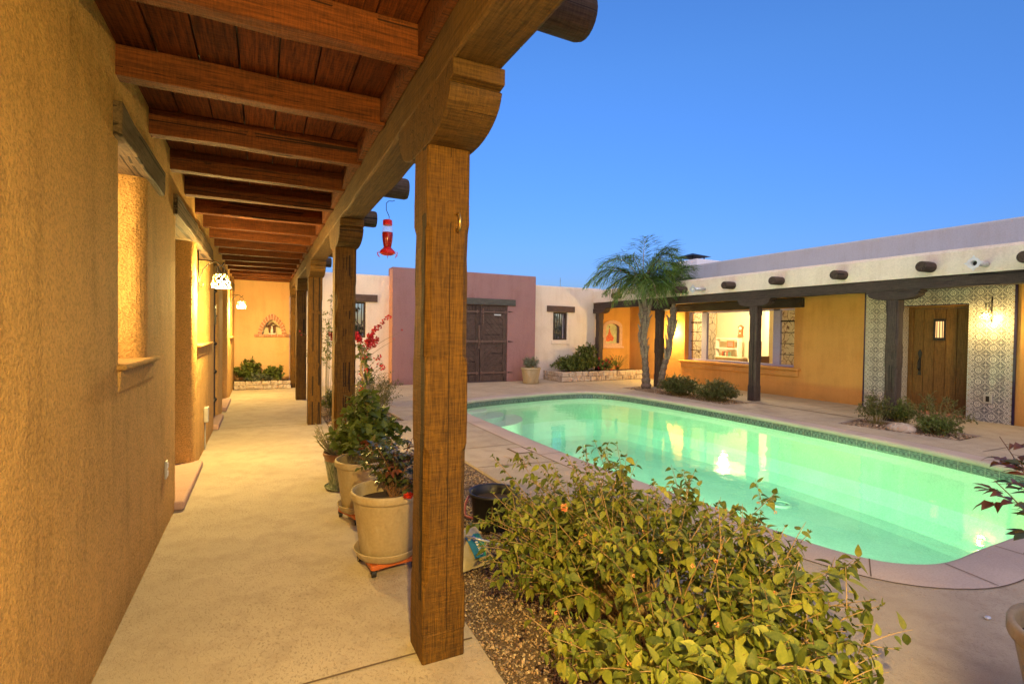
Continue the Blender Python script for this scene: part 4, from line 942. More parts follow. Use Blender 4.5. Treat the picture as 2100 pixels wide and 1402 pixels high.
tag(obj('side_chair', MB().box(13.0,13.5,10.2,10.25,.4,.9).box(13.0,13.5,10.25,10.7,.4,.45).box(13.0,13.04,10.21,10.24,.02,.4).box(13.46,13.5,10.21,10.24,.02,.4).box(13.0,13.04,10.66,10.69,.02,.4).box(13.46,13.5,10.66,10.69,.02,.4), m_plain('chair_brown',(.2,.12,.08),.7), bevel=.02),'brown upholstered side chair beside the tan sofa','chair')
lp = thing('ceiling_lamp','round frosted lamp on the ceiling of the lit room','ceiling lamp',(13.6,11.9,2.6))
obj('lamp_shade', MB().lathe([(.001,-.12),(.12,-.10),(.17,-.04),(.18,.0)],(13.6,11.9,2.595),24), M['frost'], lp, smooth=True)
ROOM_W = 110
for (x,y,z,e) in ((13.6,11.9,2.30,ROOM_W),):
    L = bpy.data.lights.new('room_light','POINT'); L.energy = e; L.color = (1,.78,.45); L.shadow_soft_size = .12
    o = bpy.data.objects.new('room_light',L); COL.objects.link(o); o.parent = lp; o.location = (x-13.6,y-11.9,z-2.6)

# ---------------- porch of the right house
XB0,XB1 = 10.11,10.33
pr_ = thing('poolside_porch','dark timber porch with a cream parapet and round log ends across the pool','porch',(10.2,9,0))
mbx = MB(); beamy(mbx,XB0,XB1,2.2,14.38,2.335,2.53,j=.006); obj('beam', mbx, M['dark_wood_y'], pr_, bevel=.008)
pb = MB(); ov=[(10.09,2.534),(10.09,2.90),(10.115,2.945),(10.16,2.955),(10.5,2.95),(10.5,2.534)]
pb.prism(ov,'y',2.0,14.39); obj('parapet', pb, M['stucco_cream'], pr_, smooth=False)
obj('roof_slab', MB().box(10.501,XR+.02,2.0,14.39,2.65,2.78), M['stucco_grey'], pr_)
obj('ceiling', MB().box(10.35,XR-.003,2.0,14.39,2.545,2.64), M['dark_wood_y'], pr_)
for k,y in enumerate((14.06,11.16,8.0,5.12,2.2)):
    pp = obj('post', post_mb(XB0+.004,y,.2,2.17,j=.002), M['dark_wood'], pr_, bevel=.004)
    cb = MB().prism(corbel_profile(y+.1,.44,2.17,2.334,.2,.055),'x',XB0-.004,XB1+.004); obj('corbel', cb, M['dark_wood_y'], pp, bevel=.006)
for y in (12.90,10.17,8.64,7.38,6.06,4.63,3.36):
    obj('viga', MB().tube([(10.085,y,2.685),(9.95,y,2.685),(9.79,y,2.68),(9.77,y,2.68)],[.088,.09,.088,.080],20), M['viga_wood'], pr_, bevel=.005)
for y in (9.52,3.90):
    sc = MB().tube([(10.085,y,2.655),(9.70,y,2.645)],.042,20,caps=False); so_ = obj('drain_spout', sc, M['galv'], pr_, smooth=True, solid=.003)
    fl = MB(); n=24; vs=[]
    for r in (.045,.085):
        for k in range(n):
            rr = r*(1.0 if k%6 or r<.06 else 1.45); vs.append((9.70-.01,y+rr*cos(2*PI*k/n),2.645+rr*sin(2*PI*k/n)))
    fl.add(vs,[(k,(k+1)%n,n+(k+1)%n,n+k) for k in range(n)]); obj('flange', fl, M['galv'], so_, solid=.004)
    obj('spout_shade_disc', MB().add([(9.78,y+.041*cos(2*PI*k/n),2.645+.041*sin(2*PI*k/n)) for k in range(n)],[tuple(range(n))]), M['black_plastic'], so_)  # black disc inside the pipe, painting the shade of its hollow
o_ = thing('tiled_wall_outlet','grey outlet cover low on the tiled wall under the door lantern','outlet',(XR-.03,4.47,.42))
obj('cover_plate', MB().box(XR-.06,XR-.026,4.39,4.52,.34,.50), M['box_grey'], o_, bevel=.006); obj('socket', MB().box(XR-.066,XR-.0605,4.43,4.48,.37,.47), M['iron'], o_)

# ================================================================== LANTERNS
LAMP_W = 130
def lantern(name, base, nrm, z, lab, w_, arm=.22, swing=True, big=.86, group='pierced metal wall lanterns'):
    """base: point on the wall; nrm: unit vector away from the wall; z: centre height of the shade"""
    b = Vector((base[0],base[1],0)); n_ = Vector(nrm); s_ = Vector((-n_.y,n_.x,0)); U = Vector((0,0,1))
    t_ = thing(name, lab, 'lantern', (b.x,b.y,z), group)
    def W(d,z_,s=0): return tuple(b+n_*d+s_*s+U*z_)
    zt = z+.26*big
    br_ = MB(); br_.tube([W(.012,zt+.10),W(.012,zt-.35)],.009,6); br_.tube([W(.012,zt),W(arm-.03,zt-.012),W(arm,zt-.045),W(arm+.02,zt-.045),W(arm+.04,zt-.015)],.007,6)
    br_.tube([W(.012,zt-.3),W(.03,zt-.2),W(.06,zt-.10),W(.12,zt-.03),W(.17,zt-.012)],.005,6)
    br_.tube([W(.012,zt-.28),W(.05,zt-.30),W(.06,zt-.26),W(.045,zt-.24)],.005,6)
    obj('bracket', br_, M['iron'], t_, smooth=True)
    c = W(arm+.01,z); h = .095*big; R_ = .105*big
    chn = MB(); q=[(c[0]+.035*cos(a)*n_.x,c[1]+.035*cos(a)*n_.y,c[2]+h+.045+.045*sin(a)) for a in [2*PI*k/14 for k in range(15)]]
    chn.tube(q,.004,5,caps=False); chn.tube([(c[0],c[1],c[2]+h+.08),(c[0],c[1],zt-.04)],.004,5); obj('chain', chn, M['iron'], t_)
    prof = [(.035,h),(.06,h-.005),(.082,h-.03),(.093,h-.06),(.101,h-.095),(.106,h-.125),(.109,h-.155),(.108,h-.172),(.109,h-.18)]; prof = [(r*big,zz if i==0 else h-(h-zz)*big) for i,(r,zz) in enumerate(prof)]
    nseg = 40
    def skip(i,k): return 1<=i<=6 and ((k+i*2)%5 in (0,1,2)) and not (i in (3,) and k%2)
    lat = MB().lathe(prof,c,nseg,skip=skip); obj('shade', lat, M['shade_metal'], t_, solid=.003)
    obj('bulb', MB().ball((c[0],c[1],c[2]-.01),.034*big,10,sc=(1,1,1.25)), M['bulb'], t_, smooth=True)
    L = bpy.data.lights.new('lantern_light','POINT'); L.energy = w_; L.color = WARM; L.shadow_soft_size = .045*big
    o = bpy.data.objects.new('lantern_light',L); COL.objects.link(o); o.parent = t_; o.location = Vector((c[0],c[1],c[2]-.07*big))-t_.location
    return t_
M['shade_metal'] = m_plain('pierced_metal',(.22,.17,.10),.5,.4)
lantern('wall_lantern',(XL,6.5),(1,0,0),2.02,'nearest lit pierced lantern on the walk wall, by the first window recess',LAMP_W)
lantern('wall_lantern',(XL,12.7),(1,0,0),2.02,'far lit pierced lantern near the brick niche end of the walk',LAMP_W)
lantern('wall_lantern',(XL,-.30),(1,0,0),2.22,'lit pierced lantern on a long arm at the near end of the walk',LAMP_W*1.75,arm=.66)
lantern('wall_lantern',(XR,12.25),(-1,0,0),1.72,'lit lantern on the ochre wall behind the palm trunk',LAMP_W*.7)
lantern('wall_lantern',(XR-.03,4.44),(-1,0,0),1.93,'lit pierced lantern on the tiled wall beside the plank door',LAMP_W*.12)

# ================================================================== STONE PLANTERS
def stones(pts, h, wd, name, lab, top=True):
    t_ = thing(name, lab, 'planter', (*pts[0],0)); m_ = MB()
    for a,b_ in zip(pts[:-1],pts[1:]):
        a = Vector(a); b_ = Vector(b_); L_ = (b_-a).length; d = (b_-a)/L_; n_ = Vector((-d.y,d.x)); rows = max(2,int(h/.10))
        for r in range(rows):
            x = 0
            while x < L_-.02:
                l = min(random.uniform(.10,.26), L_-x+.03); hh = h/rows
                c = a+d*(x+l/2)+n_*wd/2; z = r*hh+hh/2; q=[]
                for sz_ in (-1,1):
                    for u,v in ((-1,-1),(1,-1),(1,1),(-1,1)):
                        p = c+d*u*(l/2-.004+random.uniform(-.012,.008))+n_*v*(wd/2+random.uniform(-.02,.012)); q.append((p.x,p.y,max(.0,z+sz_*(hh/2-.003+random.uniform(-.012,.010)))))
                m_.add(q,[(0,3,2,1),(4,5,6,7),(0,1,5,4),(1,2,6,5),(2,3,7,6),(3,0,4,7)]); x += l
        c0 = a+n_*wd*.2; c1 = b_+n_*wd*.2; c2 = b_+n_*wd*.8; c3 = a+n_*wd*.8
        m_.add([(*p,z) for z in (0,h-.03) for p in (c0,c1,c2,c3)],[(0,3,2,1),(4,5,6,7),(0,1,5,4),(1,2,6,5),(2,3,7,6),(3,0,4,7)])
    obj('stones', m_, M['rubble'], t_, bevel=.018, bseg=3)
    return t_
s1 = stones([(-.62,14.1),(.64,14.1)],.20,.16,'stone_planter','low rubble stone planter edge below the brick niche')
obj('planter_soil', MB().box(-.63,.64,14.26,14.89,0,.17), M['soil'], s1)
s2 = stones([(8.18,14.38),(8.2,13.25),(10.0,13.3),(11.75,13.45)],.30,.18,'stone_planter','rubble stone planter in the corner by the small barred window')
obj('planter_soil', MB().prism([(8.33,14.39),(8.33,13.4),(10,13.45),(11.77,13.6),(11.77,14.39)],'z',0,.26), M['soil'], s2)

# ================================================================== PLANTS
def bush(name, lab, cat, c, rx, ry, h, ns, leafL, mat, seed=1, side=3, nodes=6, group=None, wratio=.5, fine=False, stem_r=.004, upright=.4, smat='stem', base_r=.1, dens=1.0, z0=.0, up_var=.3):
    rnd = random.Random(seed); t_ = thing(name, lab, cat, (c[0],c[1],z0), group); st = MB(); lv = LV()
    C = Vector((c[0],c[1],z0))
    for i in range(ns):
        a = rnd.uniform(0,2*PI); rr = rnd.random()**.5; top = math.sqrt(max(0,1-rr*rr*.92))
        tip = C+Vector((rx*rr*cos(a), ry*rr*sin(a), h*(top*(1-up_var*rnd.random())+.05)))
        r0 = C+Vector((base_r*rr*cos(a),base_r*rr*sin(a),0)); mid = (r0+tip)/2+Vector((0,0,h*.22*upright*2))+Vector((rnd.uniform(-.1,.1)*rx,rnd.uniform(-.1,.1)*ry,0))
        pts = [qb(r0,mid,tip,k/7) for k in range(8)]; st.tube(pts,[stem_r*(1-.7*k/7) for k in range(8)],5,caps=False)
        ax = [(pts[k],(pts[min(k+1,7)]-pts[k-1]).normalized()) for k in range(2,8)]
        brs = [(pts,1.0)]
        for s_ in range(side):
            k = rnd.randint(2,6); d = (pts[k+1]-pts[k]).normalized(); o = Vector((rnd.gauss(0,1),rnd.gauss(0,1),rnd.gauss(0,.6)+.3)).normalized()
            e = pts[k]+(d*.5+o).normalized()*rnd.uniform(.25,.45)*min(rx,ry,h)*1.1
            if e.z < z0+.02: e.z = z0+.02
            bp = [qb(pts[k],(pts[k]+e)/2+Vector((0,0,.03*h)),e,q/4) for q in range(5)]; st.tube(bp,[stem_r*.55,stem_r*.5,stem_r*.4,stem_r*.3,stem_r*.2],4,caps=False); brs.append((bp,.8))
        for bp,_ in brs:
            L_ = len(bp)
            nn = int(nodes*dens)
            for q in range(nn):
                u = (.35 if L_==8 else .15)+(.65 if L_==8 else .85)*(q+rnd.random()*.5)/nn; f_ = min(u,.999)*(L_-1); k = int(f_); p = bp[k].lerp(bp[k+1],f_-k); d = (bp[k+1]-bp[k]).normalized()
                sd = d.cross(Vector((rnd.gauss(0,1),rnd.gauss(0,1),rnd.gauss(0,1)))).normalized()
                for sg in (1,-1):
                    dd_ = (sd*sg+d*.5+Vector((0,0,rnd.uniform(-.5,.3)))).normalized(); l = leafL*rnd.uniform(.55,1.15)
                    lv.add(p,dd_,(rnd.gauss(0,.4),rnd.gauss(0,.4),1),l,l*wratio*rnd.uniform(.8,1.2))
    obj('stems', st, M[smat], t_); lv.build('leaves', M[mat], t_, .25, .25, fine); return t_
def blob_flowers(t_, pts, r, mat, n=9, name='flowers', petal=None):
    lv = LV()
    for p in pts:
        for k in range(n):
            d = rv(); d.z = abs(d.z)*.8+.1 if petal is None else d.z; l = (petal or r)
            lv.add(Vector(p)+d*r*.4, d+rv(.4), rv(), l, l*.9)
    return lv.build(name, M[mat], t_, .1, .3, False)

# ---- big lantana in the gravel bed
def lantana():
    rnd = random.Random(5); t_ = thing('lantana_bush','large yellow green lantana bush with small orange flowers beside the near porch post','bush',(1.75,2.05,0)); st = MB(); lv = LV(); tips = []
    root = Vector((1.78,2.05,0)); paths=[]
    fixed = [((1265,910),.84),((1200,915),.80),((1165,935),.78),((1060,930),.74),((1010,935),.74),((1100,940),.74),((1425,965),.72),((1415,985),.7),((1340,985),.66),((1505,1050),.62),((1590,1010),.64),((1560,1055),.60),((1610,1080),.60),((1660,1092),.56),((1700,1170),.55),((1760,1150),.50),((1790,1230),.5),((1810,1240),.5),((1835,1330),.42),((1770,1390),.36),((1030,985),.62),((1060,1000),.6),((1090,975),.66),((1130,960),.7),((1010,1010),.55),((1000,1060),.45),((1180,1345),.3),((1000,1105),.34),((1045,1110),.4),((1035,1030),.5),((985,1150),.26),((1070,1040),.55),((1230,1370),.34),((1290,1390),.38),((1340,1380),.42),((1400,1395),.45),((1450,1370),.48),((1500,1395),.5),((1560,1380),.5),((1620,1395),.5),((1690,1385),.46),((1150,1380),.22),((1370,1330),.45),((1260,1310),.4),((1040,1060),.5),((1240,930),.8),((1220,905),.84),((1180,950),.78),((975,1060),.44),((985,1120),.34),((1000,1190),.2),((1050,1210),.16),((1110,1205),.16),((1120,1250),.18),((1110,1340),.22),((1150,1300),.3)]
    f = F_PX
    cam = S.camera.matrix_world; 
    def at_z(u,v,z):
        d = cam.to_3x3() @ Vector(((u-1050)/f,-(v-701)/f,-1)); o = cam.translation; k = (z-o.z)/d.z; return o+d*k
    for (uv,z) in fixed: paths.append((at_z(uv[0],uv[1],z),1))
    for i in range(165):
        a = rnd.uniform(0,2*PI); rr = rnd.random()**.45; cx,cy = 1.76,1.98; rx = .66; ry = 1.22 if sin(a)>0 else 1.12
        x = cx+rx*rr*cos(a); y = cy+ry*rr*sin(a); zt = .74*math.sqrt(max(0,1-rr*rr*.9))*(1-.4*rnd.random())+.06
        paths.append((Vector((x,y,zt)),0))
    for tip,fx in paths:
        tip = Vector(tip); root = Vector((1.78,2.05,0)) if tip.y > 1.75 else Vector((1.62,1.55,0)); h0 = Vector((tip.x-root.x,tip.y-root.y,0)); r0 = root+h0*.10+Vector((rnd.uniform(-.1,.1),rnd.uniform(-.25,.25),0))
        mid = r0.lerp(tip,.45)+Vector((rnd.uniform(-.06,.06),rnd.uniform(-.06,.06),.10 if tip.z>.3 else .22)); 
        if fx: mid = r0.lerp(tip,.5)+Vector((0,0,.02 if tip.z>.5 else .14))
        pts = [qb(r0,mid,tip,k/9) for k in range(10)]; st.tube(pts,[.0048*(1-.72*k/9) for k in range(10)],5,caps=False)
        brs = [(pts,rnd.randint(7,10) if not fx else 13,.42 if not fx else .3)]; tips.append(tip)
        for s_ in range(3 if not fx else 4):
            k = rnd.randint(4,8); d = (pts[k+1]-pts[k]).normalized(); o = Vector((rnd.gauss(0,1),rnd.gauss(0,1),rnd.gauss(0,.5)+.35)).normalized()
            e = pts[k]+(d*.9+o).normalized()*rnd.uniform(.09,.2); bp = [qb(pts[k],(pts[k]+e)/2+Vector((0,0,.015)),e,q/5) for q in range(6)]
            st.tube(bp,[.0024,.0022,.0019,.0016,.0013,.001],4,caps=False); brs.append((bp,rnd.randint(3,5),.1)); 
            if rnd.random()<.35: tips.append(e)
        for bp,nn,u0 in brs:
            L_ = len(bp)
            for q in range(nn):
                u = u0+(1-u0)*(q+.4*rnd.random())/nn; f_ = min(u,.999)*(L_-1); k=int(f_); p = bp[k].lerp(bp[k+1],f_-k); d = (bp[k+1]-bp[k]).normalized()
                sd = d.cross(Vector((rnd.gauss(0,.4),rnd.gauss(0,.4),1))).normalized(); sd = (Matrix.Rotation((q%2)*PI/2+rnd.uniform(-.3,.3),3,d) @ sd)
                size = (.066-.030*u)*rnd.choice((.45,.65,.8,1,1.2,1.5))*rnd.uniform(.85,1.15) if L_==10 else .046*rnd.choice((.4,.6,.8,1,1.3))
                if p.y < 1.7: size *= 1.15
                for sg in (1,-1):
                    dd_ = (sd*sg+d*.35+Vector((0,0,-.35+rnd.uniform(-.6,.25)))).normalized(); nn_ = Vector((rnd.gauss(0,.35),rnd.gauss(0,.35),1))
                    lv.add(p+dd_*.006,dd_,nn_,size,size*rnd.uniform(.5,.68))
        for q in range(5):
            sd = rv(); sd.z = abs(sd.z)*.7; lv.add(tip,sd,(rnd.gauss(0,.5),rnd.gauss(0,.5),1),rnd.uniform(.014,.026),rnd.uniform(.007,.012))
    obj('stems', st, M['bark_stem'], t_); lv.build('leaves', M['lantana'], t_, .28, .35, 2)
    fl = [at_z(*a) for a in ((1158,1040,.62),(1188,1112,.55),(1200,1095,.55),(1275,1085,.6),(1320,1090,.6),(1448,1060,.6),(1470,1042,.62),(1420,1160,.6),(1555,1030,.66),(1172,1312,.32),(1175,1318,.34),(1355,1130,.6),(1470,1280,.5),(1300,1180,.5),(1468,1150,.6),(1590,1215,.52),(1590,1050,.62),(1490,1045,.64),(1140,1255,.3),(1290,1360,.4))]
    blob_flowers(t_, fl[:1]*3, .026, 'lantana_flower', 16, name='flower_head', petal=.013)
    for q_ in fl[1:]: blob_flowers(t_, [q_], .008, 'lantana_flower', 12, name='flower_head', petal=.007)
    # fallen dry leaves on the gravel
    dl = LV()
    for i in range(60): dl.add((rnd.uniform(.98,2.0),rnd.uniform(1.3,3.4),.006),(rnd.gauss(0,1),rnd.gauss(0,1),.1),(rnd.gauss(0,.3),rnd.gauss(0,.3),1),rnd.uniform(.015,.04),rnd.uniform(.008,.018))
    V,Fc = leafmesh(dl.P,dl.D,dl.N,dl.L,dl.W,.2,.4,True); struct('leaf_litter',(V,Fc,None),M['lantana_dead'],kind='stuff')
M['bark_stem'] = m_plain('pale_stem', (.34,.23,.10), .75, var=.3, scale=60)
lantana()

def pix(u,v,z):
    cam=S.camera.matrix_world; d=cam.to_3x3() @ Vector(((u-1050)/F_PX,-(v-701)/F_PX,-1)); k=(z-cam.translation.z)/d.z; return tuple(cam.translation+d*k)
# ---- pots on the walk
def pot(name, lab, c, R_, H, mat, z0=.0, rimh=.05, group=None, neck=.72):
    t_ = thing(name, lab, 'flower pot', (c[0],c[1],z0), group)
    pf = [(R_*neck,0),(R_*neck+.003,.01),(R_*.93,H-rimh-.012),(R_*.94,H-rimh-.004),(R_*.985,H-rimh),(R_,H-rimh+.012),(R_,H-.012),(R_*.985,H),(R_*.93,H),(R_*.91,H-.02),(R_*.9,H-.09)]
    obj('pot_body', MB().lathe(pf,(c[0],c[1],z0),48), mat, t_, smooth=True)
    n=32; m_=MB(); m_.add([(c[0]+R_*.9*cos(2*PI*k/n),c[1]+R_*.9*sin(2*PI*k/n),z0+H-.085) for k in range(n)]+[(c[0],c[1],z0+H-.07)],[(k,(k+1)%n,n) for k in range(n)]); obj('pot_soil', m_, M['soil'], t_)
    return t_
def saucer(lab, c, R_, z0, mat, h=.055):
    pf = [(.001,.003),(R_*.86,.0),(R_*.9,.008),(R_*.99,h-.008),(R_,h),(R_*.975,h),(R_*.96,h-.006),(R_*.87,.016),(.001,.014)]
    return tag(obj('saucer', MB().lathe([(r,z+z0) for r,z in pf],(c[0],c[1],0),48), mat, smooth=True), lab, 'saucer','plant saucers')
def trolley(lab, c, s_, z0=.045, rot=.15):
    t_ = thing('plant_trolley', lab, 'plant trolley', (c[0],c[1],0), 'orange plant trolleys')
    pts=[]; h=s_; 
    for k in range(4):
        a0 = PI/4+k*PI/2+rot; a1 = a0+PI/2
        p = Vector((cos(a0),sin(a0)))*h*1.30; q = Vector((cos(a1),sin(a1)))*h*1.30
        for u in (.0,.08): pts.append(p.lerp(q,u)*(1.0 if u else .97))
        for u in (.3,.5,.7): pts.append(p.lerp(q,u)*(1-.05*sin(PI*u)))
        pts.append(p.lerp(q,.92))
    obj('platform', MB().prism([(c[0]+p.x,c[1]+p.y) for p in pts],'z',z0,z0+.032), M['rust_plastic'], t_, bevel=.008, bseg=3)
    for k in range(4):
        a0 = PI/4+k*PI/2+rot; p = Vector((c[0]+cos(a0)*h*1.12,c[1]+sin(a0)*h*1.12))
        w_ = MB().tube([(p.x-.013,p.y,.024),(p.x+.013,p.y,.024)],.022,14); w_.box(p.x-.018,p.x+.018,p.y-.012,p.y+.014,.03,z0); obj('caster', w_, M['black_plastic'], t_)
    return t_
c1 = (.725,3.27); c2=(.73,4.18); c3=(.68,5.05)
trolley('orange wheeled trolley under the nearest tan pot', c1, .165); saucer('tan saucer on the orange trolley under the nearest pot', c1, .205, .0785, M['plastic_tan'])
pot('plant_pot','nearest large tan pot holding a rose bush behind the porch post',c1,.225,.40,M['plastic_tan'],.094,group='large tan plastic pots')
trolley('orange wheeled trolley under the second tan pot', c2, .155, rot=.35); saucer('tan saucer under the second tan pot', c2, .195, .0785, M['plastic_tan'])
pot('plant_pot','second large tan pot with broad green foliage spilling over it',c2,.215,.385,M['plastic_tan'],.094,group='large tan plastic pots')
# green glazed pot
t = NT('green_glaze'); p = t.pos((1,1,1)); sp_ = t.n('ShaderNodeSeparateXYZ'); t.l(p, sp_.inputs[0])
n = t.noise(t.pos((14,14,1.2)), 6, 3)
col = t.mix(t.math('GREATER_THAN', t.math('ADD', sp_.outputs[2], t.math('MULTIPLY', n, .05)), .30), t.ramp(n,[(.4,(.10,.13,.08)),(.55,(.26,.28,.18))]), (.24,.12,.06)); t.bsdf(col, .25, t.bump(n,.3,.004)); M['glaze'] = t.mat
saucer('dark saucer under the green glazed pot', c3, .15, .0, M['glaze'],.03)
gp = pot('glazed_pot','green and brown glazed pot with a pencil leaved shrub, third in the row',c3,.165,.33,M['glaze'],.018,rimh=.03,neck=.62)
def rose(name, lab, c, z0, h, spread, n, mat='rose_leaf', seed=3, redtips=.25, group=None, leafL=.045, tips=None):
    rnd = random.Random(seed); t_ = thing(name, lab, 'rose bush', (c[0],c[1],z0), group); st=MB(); lv=LV(); lr=LV(); C=Vector((c[0],c[1],z0))
    for i in range(n):
        if tips and i<len(tips): tip = Vector(tips[i])
        else:
            a = rnd.uniform(0,2*PI); rr = rnd.random()**.6; tip = C+Vector((spread*rr*cos(a),spread*rr*sin(a),h*(1-.45*rr*rr)*rnd.uniform(.55,1.05)))
        mid = C.lerp(tip,.5)+Vector((rnd.uniform(-.05,.05),rnd.uniform(-.05,.05),h*.12)); pts=[qb(C+Vector((rnd.uniform(-.04,.04),rnd.uniform(-.04,.04),0)),mid,tip,k/8) for k in range(9)]
        st.tube(pts,[.0045*(1-.6*k/8) for k in range(9)],5,caps=False); tipred = rnd.random()<redtips
        for q in range(9):
            u = .3+.7*q/9+rnd.uniform(0,.06); f_=min(u,.999)*8; k=int(f_); p=pts[k].lerp(pts[k+1],f_-k); d=(pts[k+1]-pts[k]).normalized()
            o = Vector((rnd.gauss(0,1),rnd.gauss(0,1),rnd.gauss(0,.3)+.15)).normalized(); sd = o.cross(Vector((0,0,1))).normalized()
            tgt = lr if (tipred and u>.72) else lv
            ln = leafL*rnd.uniform(1.2,1.8); st.tube([p,p+o*ln],[.001,.0007],4,caps=False)
            for (uu,ss) in ((.45,1),(.45,-1),(.8,1),(.8,-1),(1,0)):
                l = leafL*rnd.uniform(.75,1.15); dd_ = (o*.6+sd*ss*.9 if ss else o)+Vector((0,0,-.15)); tgt.add(p+o*ln*uu,dd_,(rnd.gauss(0,.3),rnd.gauss(0,.3),1),l,l*.58)
    obj('stems', st, M['thorn_stem'], t_); lv.build('leaves', M[mat], t_, .2,.25,True); lr.build('young_leaves', M['rose_red'], t_, .2,.25,True); return t_
r1 = rose('rose_bush','dark leaved rose bush with one red bloom in the nearest tan pot',(c1[0]+.04,c1[1]),.40,.50,.27,20,seed=4)
fl = LV(); fc = Vector((.80,3.02,.50))
for k in range(26):
    a = k*2.4; r = .004+.0009*k; d = Vector((cos(a)*(.25+k*.03),sin(a)*(.25+k*.03),1)).normalized(); fl.add(fc+Vector((cos(a)*r,sin(a)*r,-.008)),d,Vector((-cos(a),-sin(a),.3)),.026,.026)
M['rose_bloom'] = m_leaf('rose_bloom',[(.55,.02,.01),(.7,.05,.02)],.5,.3,.15); fl.build('bloom', M['rose_bloom'], r1, -.25,.5,True)
b2 = bush('potted_plant','leafy green potted plant growing tall in the second tan pot','potted plant',(c2[0]+.04,c2[1]),.25,.25,.62,34,.07,'geran_leaf',6,side=3,nodes=6,wratio=.75,fine=True,z0=.40,base_r=.12)
blob_flowers(b2,[(.66,4.0,.66),(.70,3.98,.62)],.05,'rose_red',14,name='red_flowers',petal=.03)
lv=LV(); st=MB(); te_ = thing('pencil_shrub','pale pencil leaved shrub in the green glazed pot','potted plant',(c3[0],c3[1],.30)); rnd=random.Random(8)
for i in range(46):
    a=rnd.uniform(0,2*PI); rr=rnd.random()**.5; b0=Vector((c3[0],c3[1],.27)); e=b0+Vector((.26*rr*cos(a),.26*rr*sin(a),.42*(1-.35*rr)*rnd.uniform(.6,1.05))); m=b0.lerp(e,.5)+Vector((.05*cos(a),.05*sin(a),-.02)); pts=[qb(b0,m,e,k/6) for k in range(7)]; st.tube(pts,[.005,.005,.0045,.004,.004,.0035,.003],5)
    for k in (3,4,5,6):
        for q in range(3):
            d=((pts[k]-pts[k-1]).normalized()+rv(.7)).normalized(); d.z=abs(d.z); lv.add(pts[k],d,rv(),rnd.uniform(.03,.06),.008)
obj('stems', st, M['euph'], te_); lv.build('leaves', M['euph'], te_, .05,.5,False)
# ---- rose at right frame edge in its pot
pot('plant_pot','tan pot on the open deck at the right edge of the view',(2.80,.665),.30,.40,M['plastic_tan'],.0,rimh=.06,group='large tan plastic pots')
rose('rose_bush','sparse red leaved rose reaching in at the right edge over the pool',(2.80,.665),.42,.75,.3,6,seed=12,redtips=.9,leafL=.062,tips=[pix(2050,895,1.0),pix(2040,985,.92),pix(2085,940,.95),(3.0,.6,1.1),(2.9,.4,1.0),(2.6,.3,.9)])
# ---- bougainvilleas on the porch side bed
def boug(lab, c, h, seed, lean, bracts, dens=1):
    rnd=random.Random(seed); t_=thing('bougainvillea',lab,'bougainvillea',(c[0],c[1],0),'bougainvilleas beside the porch'); st=MB(); lv=LV(); C=Vector((c[0],c[1],0))
    top=C+wvec(lean,0,h); m=C+wvec(lean*.2,0,h*.5)
    for s_ in range(4):
        off=Vector((rnd.uniform(-.03,.03),rnd.uniform(-.03,.03),0)); pts=[qb(C+off,m+off*2,top,k/12)+Vector((.025*sin(k*1.1+s_*2),.025*cos(k*1.1+s_*2),0)) for k in range(13)]
        st.tube(pts,[.030*(1-.6*k/12) for k in range(13)],7)
    def spray(p0,p1,n,bq,lf):
        br_=LV()
        mid=p0.lerp(p1,.5)+Vector((0,0,.06)); pts=[qb(p0,mid,p1,k/8) for k in range(9)]; st.tube(pts,[.005*(1-.6*k/8) for k in range(9)],5,caps=False)
        for k in range(9):
            for q in range(lf): lv.add(pts[k],rv(),rv()+Vector((0,0,1)),rnd.uniform(.03,.055),rnd.uniform(.02,.035))
            if k>=9-bq:
                for q in range(n): d=rv(); br_.add(pts[k]+rv(.035),d,rv(),rnd.uniform(.03,.045),rnd.uniform(.028,.04))
        br_.build('bract_cluster', M['boug_bract'], t_, .1,.35,True)
    for (r,z,bq,n,lf) in bracts: p1=C+wvec(r,0,z); z0_=min(z*.75,h*.95); u=z0_/h; p0=qb(C,m,top,u); spray(p0,p1,n,bq,lf)
    for i in range(int(44*dens)):
        u=rnd.uniform(.25,1); p0=qb(C,m,top,u); p1=p0+rv(.16)+Vector((0,0,-.02)); spray(p0,p1,3 if rnd.random()<.25 else 0,2,3)
    obj('trunk', st, M['bark'], t_); lv.build('leaves', M['green_leaf'], t_,.2,.2,False)
boug('bougainvillea with a twisted trunk and red bracts beside the second porch post',(1.50,7.95),1.28,2,-.18,[(.26,1.70,6,10,0),(.10,1.55,4,8,0),(.0,1.42,4,20,1),(.08,1.36,4,18,1),(-.24,1.45,3,24,0),(-.2,1.40,3,18,0),(-.05,1.32,3,14,1),(.45,1.48,1,1,0),(.35,1.35,1,1,0),(.12,1.10,2,5,1),(.2,.95,2,6,1),(.16,1.0,2,4,1),(-.1,.55,2,12,1),(-.14,.80,2,5,1)])
boug('bougainvillea seen between the second and third porch posts',(1.30,9.6),1.3,9,-.06,[(-.2,1.42,3,22,0),(.1,1.44,3,20,0),(.0,1.25,3,16,0),(-.1,1.4,2,12,0),(-.75,1.44,1,3,0)],.7)
bush('flowering_shrub','loose bushy shrub with tiny red flowers spreading on the gravel by the deck','shrub',(1.72,9.1),.52,.6,.85,60,.035,'shrub_leaf',21,side=4,nodes=6,base_r=.12)
bush('climbing_shrub','tall thin vine with sparse leaves between the far porch posts','vine',(1.25,11.9),.4,.4,2.5,16,.07,'green_leaf',22,side=4,nodes=4,upright=.9,base_r=.15,up_var=.7)
bush('low_shrub','low dark green shrub at the foot of the third porch post','shrub',(1.15,9.4),.26,.3,.5,30,.045,'green_leaf',23)
